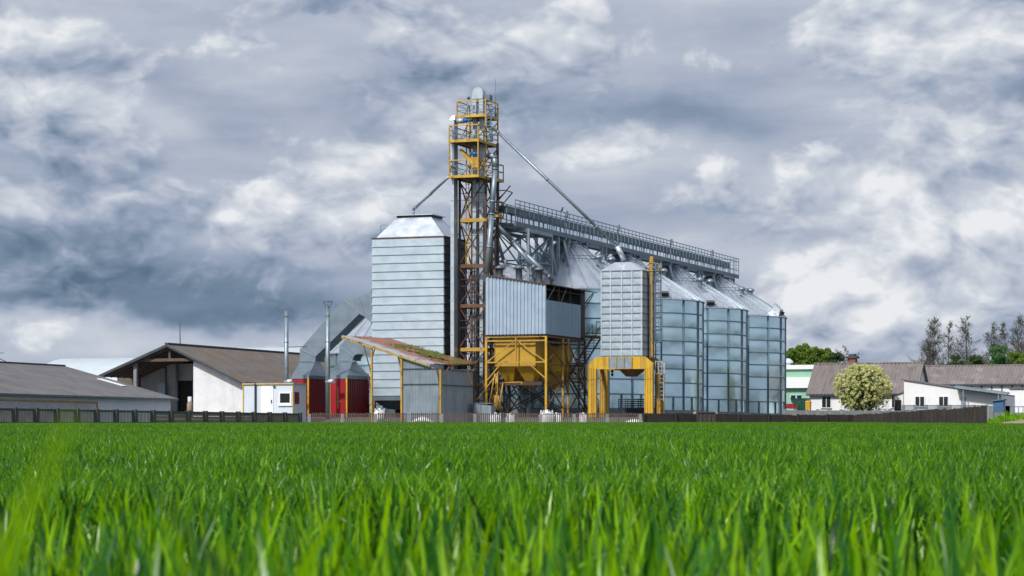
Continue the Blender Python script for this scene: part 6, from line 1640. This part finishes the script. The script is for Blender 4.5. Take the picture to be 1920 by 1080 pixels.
def window(S, v0, px0, px1, py0, py1, n=2, frame='white_bright'):
    x0, x1 = Uof(px0, v0), Uof(px1, v0); za, zb_ = Wof(py1, x0, v0), Wof(py0, x0, v0)
    d = MB(); d.box((x0 - .06, v0 - .05, za - .06), (x1 + .06, v0 - .002, zb_ + .06)); wf = S.part(d, 'window', frame)
    for k in range(n):
        a = x0 + (x1 - x0) * k / n + .03; b = x0 + (x1 - x0) * (k + 1) / n - .03
        d = MB(); d.box((a, v0 - .058, za), (b, v0 - .0502, zb_)); S.part(d, 'pane', 'glass', wf)
    d = MB(); d.box((x0 - .1, v0 - .12, za - .12), (x1 + .1, v0 - .0502, za - .062)); S.part(d, 'sill', 'concrete', wf)
S, u0, u1, v0, g, ze, zr = house('house with long brown corrugated roof behind the flowering bush', 1518, 1716, 738, 683, 232, 3.2, 'white_bright', 'asb_house')
window(S, v0, 1541, 1558, 744, 764)
window(S, v0, 1672, 1691, 744, 764)
S, u0, u1, v0, g, ze, zr = house('long house with brown corrugated roof and dark timber posts at the right edge', 1727, 1990, 720, 687, 268, 3.6, 'white_bright', 'asb_house')
d = MB(); zt = ze - .25
x = u0
while x < u1: d.box((x, v0 - .08, ze - 1.0), (x + .12, v0 - .003, ze - .23)); x += 1.1
d.box((u0, v0 - .12, ze - 1.05), (u1, v0 - .082, ze - .98)); S.part(d, 'timber_post', 'wood_roof')
# rooftop strip of a further building behind
u, v = loc(1762, 330); u1 = Uof(1990, v); S = Site('far_shed', 'low dark roof showing behind the right-hand house ridge', 'shed', u, v)
d = MB(); ztp = Wof(682, u, v); d.hexa([(u, v, ztp - 1), (u1, v, ztp - 1), (u1, v + 8, ztp - 1), (u, v + 8, ztp - 1)], [(u, v + 3, ztp), (u1, v + 3, ztp), (u1, v + 5, ztp), (u, v + 5, ztp)]); S.part(d, 'roof', 'asb_house')
d = MB(); d.box((u + .2, v + .2, S.w), (u1 - .2, v + 7.8, ztp - 1.005)); S.part(d, 'wall', 'grey_wall')
# low white annex with falling roof line
u0, v0 = loc(1695, 217); u1 = Uof(1877, v0); S = Site('white_annex', 'low white plastered annex with two windows and sloping top edge', 'building', u0, v0); g = S.w
z0, z1 = Wof(713, u0, v0), Wof(741, u1, v0)
pts = [(u0, g), (u1, g), (u1, z1), (u0, z0)]
d = MB(); d.add([(x, v0, z) for x, z in pts] + [(x, v0 + 8, z) for x, z in pts], [(0, 1, 2, 3), (7, 6, 5, 4), (0, 4, 5, 1), (1, 5, 6, 2), (2, 6, 7, 3), (3, 7, 4, 0)]); S.part(d, 'wall', 'white_bright')
d = MB(); d.hexa([(u0 - .3, v0 - .15, z0 + .03), (u1, v0 - .15, z1 + .005), (u1, v0 + 8, z1 + .005), (u0 - .3, v0 + 8, z0 + .03)], [(u0 - .3, v0 - .15, z0 + .13), (u1, v0 - .15, z1 + .10), (u1, v0 + 8, z1 + .10), (u0 - .3, v0 + 8, z0 + .13)]); S.part(d, 'roof', 'asb_grey')
window(S, v0, 1716, 1733.5, 744, 762); window(S, v0, 1760.5, 1778, 744, 762)
d = MB(); a = Uof(1802, v0); d.box((a, v0 - .03, g), (a + .45, v0 - .002, Wof(744, a, v0))); S.part(d, 'door', 'galv_mid')  # no real door: grey strip that paints the shade on this wall
d = MB(); a, b = Uof(1789, v0 - 1.4), Uof(1888, v0 - 1.4); za, zb_ = Wof(724, a, v0 - 1.4), Wof(737, b, v0 - 1.4)
d.hexa([(a, v0 - 1.4, za - .16), (b, v0 - 1.4, zb_ - .16), (b, v0 - .16, zb_ - .06), (a, v0 - .16, za - .06)], [(a, v0 - 1.4, za), (b, v0 - 1.4, zb_), (b, v0 - .16, zb_ + .1), (a, v0 - .16, za + .1)]); S.part(d, 'canopy', 'galv_mid')
for px in (1806, 1872):
    d = MB(); a_ = Uof(px, v0 - 1.3); d.beam((a_, v0 - 1.3, g), (a_, v0 - 1.3, Wof(725 + (px - 1789) * .13, a_, v0 - 1.3) - .17), .08); S.part(d, 'canopy_post', 'galv_mid')
u0, v0 = loc(1676, 218); u1 = Uof(1694, v0); S = Site('porch', 'small pale porch with dark door between the house and the white annex', 'porch', u0, v0)
d = MB(); zt = Wof(743, u0, v0); z2 = Wof(736, u1, v0); pts = [(u0, S.w), (u1, S.w), (u1, z2), (u0, zt)]; d.add([(x, v0, z) for x, z in pts] + [(x, v0 + 3, z) for x, z in pts], [(0, 1, 2, 3), (7, 6, 5, 4), (0, 4, 5, 1), (1, 5, 6, 2), (2, 6, 7, 3), (3, 7, 4, 0)]); S.part(d, 'wall', 'white_wall')
d = MB(); a, b = Uof(1678, v0), Uof(1690, v0); d.box((a, v0 - .03, S.w), (b, v0 - .002, Wof(750, a, v0))); S.part(d, 'door', 'glass')
d = MB(); d.hexa([(u0 - .2, v0 - .2, zt + .01), (u1, v0 - .2, z2 + .01), (u1, v0 + 3, z2 + .01), (u0 - .2, v0 + 3, zt + .01)], [(u0 - .2, v0 - .2, zt + .1), (u1, v0 - .2, z2 + .1), (u1, v0 + 3, z2 + .1), (u0 - .2, v0 + 3, zt + .1)]); S.part(d, 'roof', 'asb_house')
u0, v0 = loc(1893, 226); u1 = Uof(1990, v0); S = Site('white_side_wing', 'plain white wall wing under the right-hand roof at the frame edge', 'building', u0, v0)
d = MB(); d.box((u0, v0, S.w), (u1, v0 + 6, Wof(729, u0, v0))); S.part(d, 'wall', 'white_bright')
d = MB(); d.box((u0 - .2, v0 - .2, Wof(729, u0, v0) + .003), (u1, v0 + 6.1, Wof(727, u0, v0))); S.part(d, 'roof', 'asb_grey')
u0, v0 = loc(1862, 205); u1 = Uof(1881, v0); S = Site('blue_shed', 'small blue shed with a slanting roof by the white annex', 'shed', u0, v0)
d = MB(); za, zb_ = Wof(753, u0, v0), Wof(750, u1, v0); pts = [(u0, S.w), (u1, S.w), (u1, zb_), (u0, za)]; d.add([(x, v0, z) for x, z in pts] + [(x, v0 + 1.2, z) for x, z in pts], [(0, 1, 2, 3), (7, 6, 5, 4), (0, 4, 5, 1), (1, 5, 6, 2), (2, 6, 7, 3), (3, 7, 4, 0)]); S.part(d, 'wall', 'blue_shed')
d = MB(); d.hexa([(u0 - .15, v0 - .2, za + .01), (u1 + .1, v0 - .2, zb_ + .01), (u1 + .1, v0 + 1.3, zb_ + .01), (u0 - .15, v0 + 1.3, za + .01)], [(u0 - .15, v0 - .2, za + .08), (u1 + .1, v0 - .2, zb_ + .08), (u1 + .1, v0 + 1.3, zb_ + .08), (u0 - .15, v0 + 1.3, za + .08)]); S.part(d, 'roof', 'galv_dark')
# brick chimney stack behind
u, v = loc(1598, 300); S = Site('brick_chimney', 'red brick chimney stack with dark cap behind the long roof', 'chimney', u, v)
d = MB(); zt = Wof(672, u, v); d.box((u - .5, v - .5, S.w), (u + .5, v + .5, zt)); S.part(d, 'stack', 'brick')
d = MB(); d.box((u - .75, v - .7, zt + .002), (u + .75, v + .7, zt + .25)); d.box((u - .4, v - .4, zt + .252), (u + .4, v + .4, Wof(664, u, v))); S.part(d, 'cap', 'dark_sheet')
# green skip, yellow bin, red machine
u0, v0 = loc(1488, 222); u1 = Uof(1512, v0); S = Site('green_skip', 'dark green metal skip beside the mint hall', 'skip', u0, v0)
zt = Wof(748, u0, v0); zb_ = Wof(768, u0, v0)
d = MB(); d.hexa([(u0 + .2, v0, zb_), (u1 - .1, v0, zb_), (u1 - .1, v0 + 1.6, zb_), (u0 + .2, v0 + 1.6, zb_)], [(u0 - .3, v0 - .05, zt), (u1, v0 - .05, zt), (u1, v0 + 1.7, zt), (u0 - .3, v0 + 1.7, zt)]); bd = S.part(d, 'skip_body', 'bottle')
d = MB()
for k in range(4): x = u0 + (u1 - u0) * (k + .3) / 4; d.box((x - .04, v0 - .11, zb_), (x + .04, v0 - .052, zt - .05))
d.box((u0 - .33, v0 - .1, zt + .002), (u1 + .03, v0 + 1.72, zt + .06)); S.part(d, 'rim', 'bottle', bd)
d = MB(); d.box((u0 + .3, v0 + .2, S.w), (u1 - .3, v0 + 1.4, zb_ - .005)); S.part(d, 'skid', 'dark_sheet')
u0, v0 = loc(1513, 219); S = Site('yellow_bin', 'small yellow bin right of the green skip', 'bin', u0, v0); zt = Wof(754, u0, v0)
d = MB(); d.hexa([(u0 - .1, v0, S.w), (u0 + .25, v0, S.w), (u0 + .25, v0 + .4, S.w), (u0 - .1, v0 + .4, S.w)], [(u0 - .15, v0 - .04, zt), (u0 + .3, v0 - .04, zt), (u0 + .3, v0 + .45, zt), (u0 - .15, v0 + .45, zt)]); S.part(d, 'bin_body', 'yellow_new')
d = MB(); d.hexa([(u0 - .18, v0 - .07, zt + .003), (u0 + .33, v0 - .07, zt + .003), (u0 + .33, v0 + .48, zt + .003), (u0 - .18, v0 + .48, zt + .003)], [(u0 - .1, v0, zt + .1), (u0 + .25, v0, zt + .1), (u0 + .25, v0 + .4, zt + .15), (u0 - .1, v0 + .4, zt + .15)]); S.part(d, 'lid', 'yellow_new')
u0, v0 = loc(1474, 218); u1 = Uof(1489, v0); S = Site('red_trailer', 'low red farm trailer between the last silo and the green skip', 'trailer', u0, v0); za, zb_ = Wof(766, u0, v0), Wof(757, u0, v0)
d = MB(); d.box((u0, v0, za), (u1, v0 + 1.6, zb_)); S.part(d, 'box', 'red')
d = MB(); d.beam((u1 - .1, v0 + .2, za + .2), (u1 + .5, v0 + .5, zb_ + .3), .08); d.box((u1 + .1, v0 + .2, za), (u1 + .35, v0 + .6, zb_ - .1)); S.part(d, 'drawbar', 'rust_dark')
for x in (u0 + .2, u1 - .2):
    d = MB(); d.tube((x, v0 - .1, S.w + .35), (x, v0 + .1, S.w + .35), .35, n=16); S.part(d, 'wheel', 'black')

# utility cable at the left edge
p0 = P(-30, 655, 190); p1 = P(82, 690, 205)
T = thing('overhead_cable', 'thin drooping overhead cable at the far left above the low barn', 'cable', p0)
d = MB(); n = 14; pts = [Vector((0, 0, 0)).lerp(p1 - p0, i / n) - Vector((0, 0, .5 * math.sin(math.pi * i / n))) for i in range(n + 1)]; d.path(pts, .03, 5); d.build('wire', 'black', T)
px_ = P(2, 662, 192); T = thing('street_lamp', 'small street lamp head on a pole at the far left edge', 'lamp', (px_.x - .55, px_.y, ground(px_.x, px_.y)))
hh = px_.z - ground(px_.x, px_.y)
d = MB(); d.tube((0, 0, 0), (0, 0, hh - .1), .07, .05, 8); d.tube((0, 0, hh - .1), (.45, 0, hh), .03, n=6); d.build('pole', 'concrete', T)
d = MB(); d.hexa([(.38, -.12, hh - .06), (.75, -.08, hh - .02), (.75, .08, hh - .02), (.38, .12, hh - .06)], [(.38, -.08, hh + .1), (.75, -.05, hh + .06), (.75, .05, hh + .06), (.38, .08, hh + .1)]); d.build('lamp_head', 'galv_dark', T)

# ================================================================== trees and bushes
def leaf_cloud(rng, clumps, n, size, m, name, parent, tint0=0.5, shell=0.6):
    w = np.array([c[3] ** 2 for c in clumps]); w = w / w.sum(); idx = rng.choice(len(clumps), n, p=w); C = np.array([c[:3] for c in clumps])[idx]; r = np.array([c[3] for c in clumps])[idx]
    dirs = rng.normal(size=(n, 3)); dirs /= np.linalg.norm(dirs, axis=1)[:, None]
    rad = r * (shell + (1 - shell) * rng.random(n)) * rng.uniform(.85, 1.15, n)
    c = C + dirs * rad[:, None]
    a = rng.normal(size=(n, 3)); a /= np.linalg.norm(a, axis=1)[:, None]; b = np.cross(a, dirs + rng.normal(0, .5, (n, 3))); b /= np.linalg.norm(b, axis=1)[:, None]
    s = size * rng.uniform(.6, 1.3, n)[:, None]
    V = np.stack([c - a * s, c - b * s * .55, c + a * s, c + b * s * .55], 1).reshape(-1, 3)
    me = bpy.data.meshes.new(name); me.vertices.add(4 * n); me.vertices.foreach_set('co', V.astype(np.float32).ravel())
    me.loops.add(4 * n); me.loops.foreach_set('vertex_index', np.arange(4 * n, dtype=np.int32)); me.polygons.add(n); me.polygons.foreach_set('loop_start', np.arange(0, 4 * n, 4, dtype=np.int32)); me.update(calc_edges=True)
    tc_ = rng.random(len(clumps)) * .3; t = np.clip(tint0 + tc_[idx] - .15 + rng.normal(0, .15, n), 0, 1)
    at = me.attributes.new('tint', 'FLOAT', 'POINT'); at.data.foreach_set('value', np.repeat(t, 4).astype(np.float32))
    me.materials.append(M[m]); o = bpy.data.objects.new(name, me); COL.objects.link(o); o.parent = parent; return o
def branches(rng, h, spread, levels=3, start=.3, n1=12, r0=.12, up=.8):
    trunk = MB(); crown = MB(); tips = []
    pts = [Vector((0, 0, 0))]; k = 7
    for i in range(1, k + 1): pts.append(Vector((rng.normal(0, .02) * h * .5, rng.normal(0, .02) * h * .5, h * i / k)))
    for i in range(k): trunk.tube(pts[i], pts[i + 1], r0 * (1 - i / (k + .5)), r0 * (1 - (i + 1) / (k + .5)) + .008, n=7, cap=False)
    def at(t): x = t * k; i = min(k - 1, int(x)); return pts[i].lerp(pts[i + 1], x - i)
    def grow(p, d, L, r, lv):
        q = p; segs = 3
        for s in range(segs):
            d2 = (d + Vector(rng.normal(0, .18, 3)) + Vector((0, 0, .10))).normalized(); q2 = q + d2 * L / segs
            crown.tube(q, q2, max(.013, r * (1 - s / 4)), max(.011, r * (1 - (s + 1) / 4)), n=4 if lv < 2 else 3, cap=False)
            if lv > 0:
                for _ in range(2 if lv > 1 else 2):
                    dd = (d2 + Vector(rng.normal(0, .6, 3))).normalized(); grow(q.lerp(q2, rng.random()), dd, L * rng.uniform(.4, .65), r * .55, lv - 1)
            q, d = q2, d2
        tips.append(q)
    for i in range(n1):
        t = start + (1 - start) * (i + rng.random() * .6) / n1; a = rng.uniform(0, 2 * math.pi); L = spread * (1.15 - t) * rng.uniform(.8, 1.25)
        grow(at(min(.99, t)), Vector((math.cos(a), math.sin(a), up)).normalized(), L, r0 * .35 * (1.2 - t), levels - 1)
    return trunk, crown, tips
def bare_tree(X, Y, h, label, seed, spread=.28, buds=900, name='bare_tree', bark='bark', group='bare trees behind the right-hand houses', leafm='leaf_bud', n1=16, start=.2):
    rng = np.random.default_rng(seed); T = thing(name, label, 'tree', (X, Y, ground(X, Y)), 0, group)
    trunk, crown, tips = branches(rng, h, h * spread, 3, start, n1, h * .011)
    trunk.build('trunk', bark, T); c = crown.build('crown', bark, T)
    if buds: leaf_cloud(rng, [(t.x, t.y, t.z, .5) for t in tips], buds, .05, leafm, 'foliage', c, .4, .0)
    return T
Yt = 318
for i, (px, py, sp, lb) in enumerate([(1752, 602, .22, 'tall bare tree with dense grey crown, left end of the group'), (1738, 640, .25, 'shorter bare tree at the far left of the group'), (1778, 606, .15, 'slender bare tree right of the dense crowned one'),
        (1811, 600, .24, 'wide bare tree standing alone in the middle of the group'), (1859, 610, .20, 'narrow bare tree left of the right-hand pair'), (1878, 607, .20, 'narrow bare tree, second of the right-hand pair'),
        (1908, 598, .26, 'broad dark bare tree near the right edge'), (1926, 604, .24, 'bare tree cut by the right frame edge')]):
    Y = Yt + (i % 3) * 6; X = (px - 960) / F * Y; h = CZ + (HY - py) / F * Y - ground(X, Y)
    bare_tree(X, Y, h, lb, 20 + i, sp * 1.15, 9000 if i == 0 else 3500, start=.28, n1=34)
for i, (px, py, lb) in enumerate([(1583, 650, 'small bare tree right of the green grove'), (1605, 662, 'small bare tree behind the brick chimney'), (1570, 656, 'thin bare tree at the right edge of the green grove')]):
    Y = 300 + i * 5; X = (px - 960) / F * Y; h = CZ + (HY - py) / F * Y - ground(X, Y)
    bare_tree(X, Y, h, lb, 60 + i, .24, 300, group='small bare trees beside the grove', n1=18)
def green_tree(X, Y, h, w, label, seed, m='leaf_green', name='leafy_tree', group='green trees beyond the roofs', n=5000, size=.16, low=.25):
    rng = np.random.default_rng(seed); T = thing(name, label, 'tree', (X, Y, ground(X, Y)), 0, group)
    trunk, crown, tips = branches(rng, h * .85, w * .5, 2, .3, 8, h * .016); trunk.build('trunk', 'bark', T); c = crown.build('limb', 'bark', T)
    cl = []
    for k in range(70):
        t = rng.uniform(low, .95); r = w * .5 * math.sqrt(max(.05, 1 - ((t - .55) / .5) ** 2)); a = rng.uniform(0, 6.283); q = rng.uniform(.2, .85) * r
        cl.append((q * math.cos(a), q * math.sin(a), h * t, w * rng.uniform(.09, .17)))
    leaf_cloud(rng, cl, n, size, m, 'crown', T, .5, .35); return T
for i, (px, py, wpx, m, lb) in enumerate([(1484, 650, 40, 'leaf_green', 'leafy green tree beside the last silo'), (1503, 641, 44, 'leaf_green', 'tallest leafy tree of the grove above the mint hall'), (1524, 646, 44, 'leaf_green', 'rounded leafy tree in the middle of the grove'),
        (1546, 650, 42, 'leaf_green', 'leafy tree above the left end of the long brown roof'), (1566, 656, 34, 'leaf_dark', 'darker low tree at the right end of the grove')]):
    Y = 305 + (i % 2) * 6; X = (px - 960) / F * Y; h = CZ + (HY - py) / F * Y - ground(X, Y); green_tree(X, Y, h, wpx * Y / F * 1.15, lb, 90 + i, m, n=22000, size=.13, group='leafy trees of the grove')
for i, (px, py, wpx, m, lb) in enumerate([(1795, 660, 42, 'leaf_dark', 'dark green bushy tree below the wide bare tree'), (1828, 664, 42, 'leaf_dark', 'dark green bushy tree right of the wide bare tree'), (1873, 645, 48, 'leaf_teal', 'fresh bluish green tree under the right-hand pair'),
        (1906, 655, 52, 'leaf_green', 'green bushy tree at the right edge'), (1661, 675, 24, 'leaf_dark', 'small distant green crown above the brown roof ridge')]):
    Y = 306 + (i % 2) * 5; X = (px - 960) / F * Y; h = CZ + (HY - py) / F * Y - ground(X, Y); green_tree(X, Y, h, wpx * Y / F * 1.15, lb, 120 + i, m, n=14000, size=.11, name='bushy_tree', group='green trees below the bare ones', low=.35)
# flowering bush
Y = 217; X = (1617 - 960) / F * Y; T = thing('flowering_bush', 'big round bush covered in cream blossom in front of the long roof', 'bush', (X, Y, ground(X, Y)))
rng = np.random.default_rng(3); tb, cb, tips = branches(rng, 3.0, 2.4, 3, .1, 14, .09, .6); tb.build('trunk', 'bark', T); cb.build('limb', 'bark', T)
cl = []; zc = CZ + (HY - 727) / F * Y - ground(X, Y); rx = 58 / F * Y; rzv = 46 / F * Y
for k in range(700):
    dv = rng.normal(size=3); dv /= np.linalg.norm(dv); q = rng.uniform(.74, .97)
    cl.append((dv[0] * rx * q, dv[1] * rx * q, zc + dv[2] * rzv * q, rng.uniform(.10, .22)))
leaf_cloud(rng, cl, 34000, .065, 'blossom', 'blossom', T, .72, .2)
rng = np.random.default_rng(4); leaf_cloud(rng, [(0, 0, zc, rx * .72), (0, 0, zc - .9, rx * .68)], 5000, .11, 'leaf_green', 'foliage', T, .3, .3)
# weeds on the bank and behind the right fence
def weeds():
    rng = np.random.default_rng(8); n = 5200
    x = rng.uniform(26.6, 35, n); y = rng.uniform(139, 149, n)
    V, Fq, Tt = blades(rng, n, 1, .12, .50, .03, .06, 3, lean=.9, pos=(x, y))
    V[:, 2] += np.repeat(np.array([max(ground(a, b), mound(a, b) if 26.2 < a < 35 and 130 < b < 150.8 else 0) for a, b in zip(x, y)]), 8)
    me = bpy.data.meshes.new('weeds'); me.from_pydata(V.tolist(), [], Fq.tolist()); at = me.attributes.new('tint', 'FLOAT', 'POINT'); at.data.foreach_set('value', (Tt * .5 + .5).astype(np.float32))
    me.materials.append(M['wheat']); o = bpy.data.objects.new('weeds', me); COL.objects.link(o); tag(o, 'rough green weeds on the bank by the right-hand fence', 'weeds', kind='stuff')
weeds()
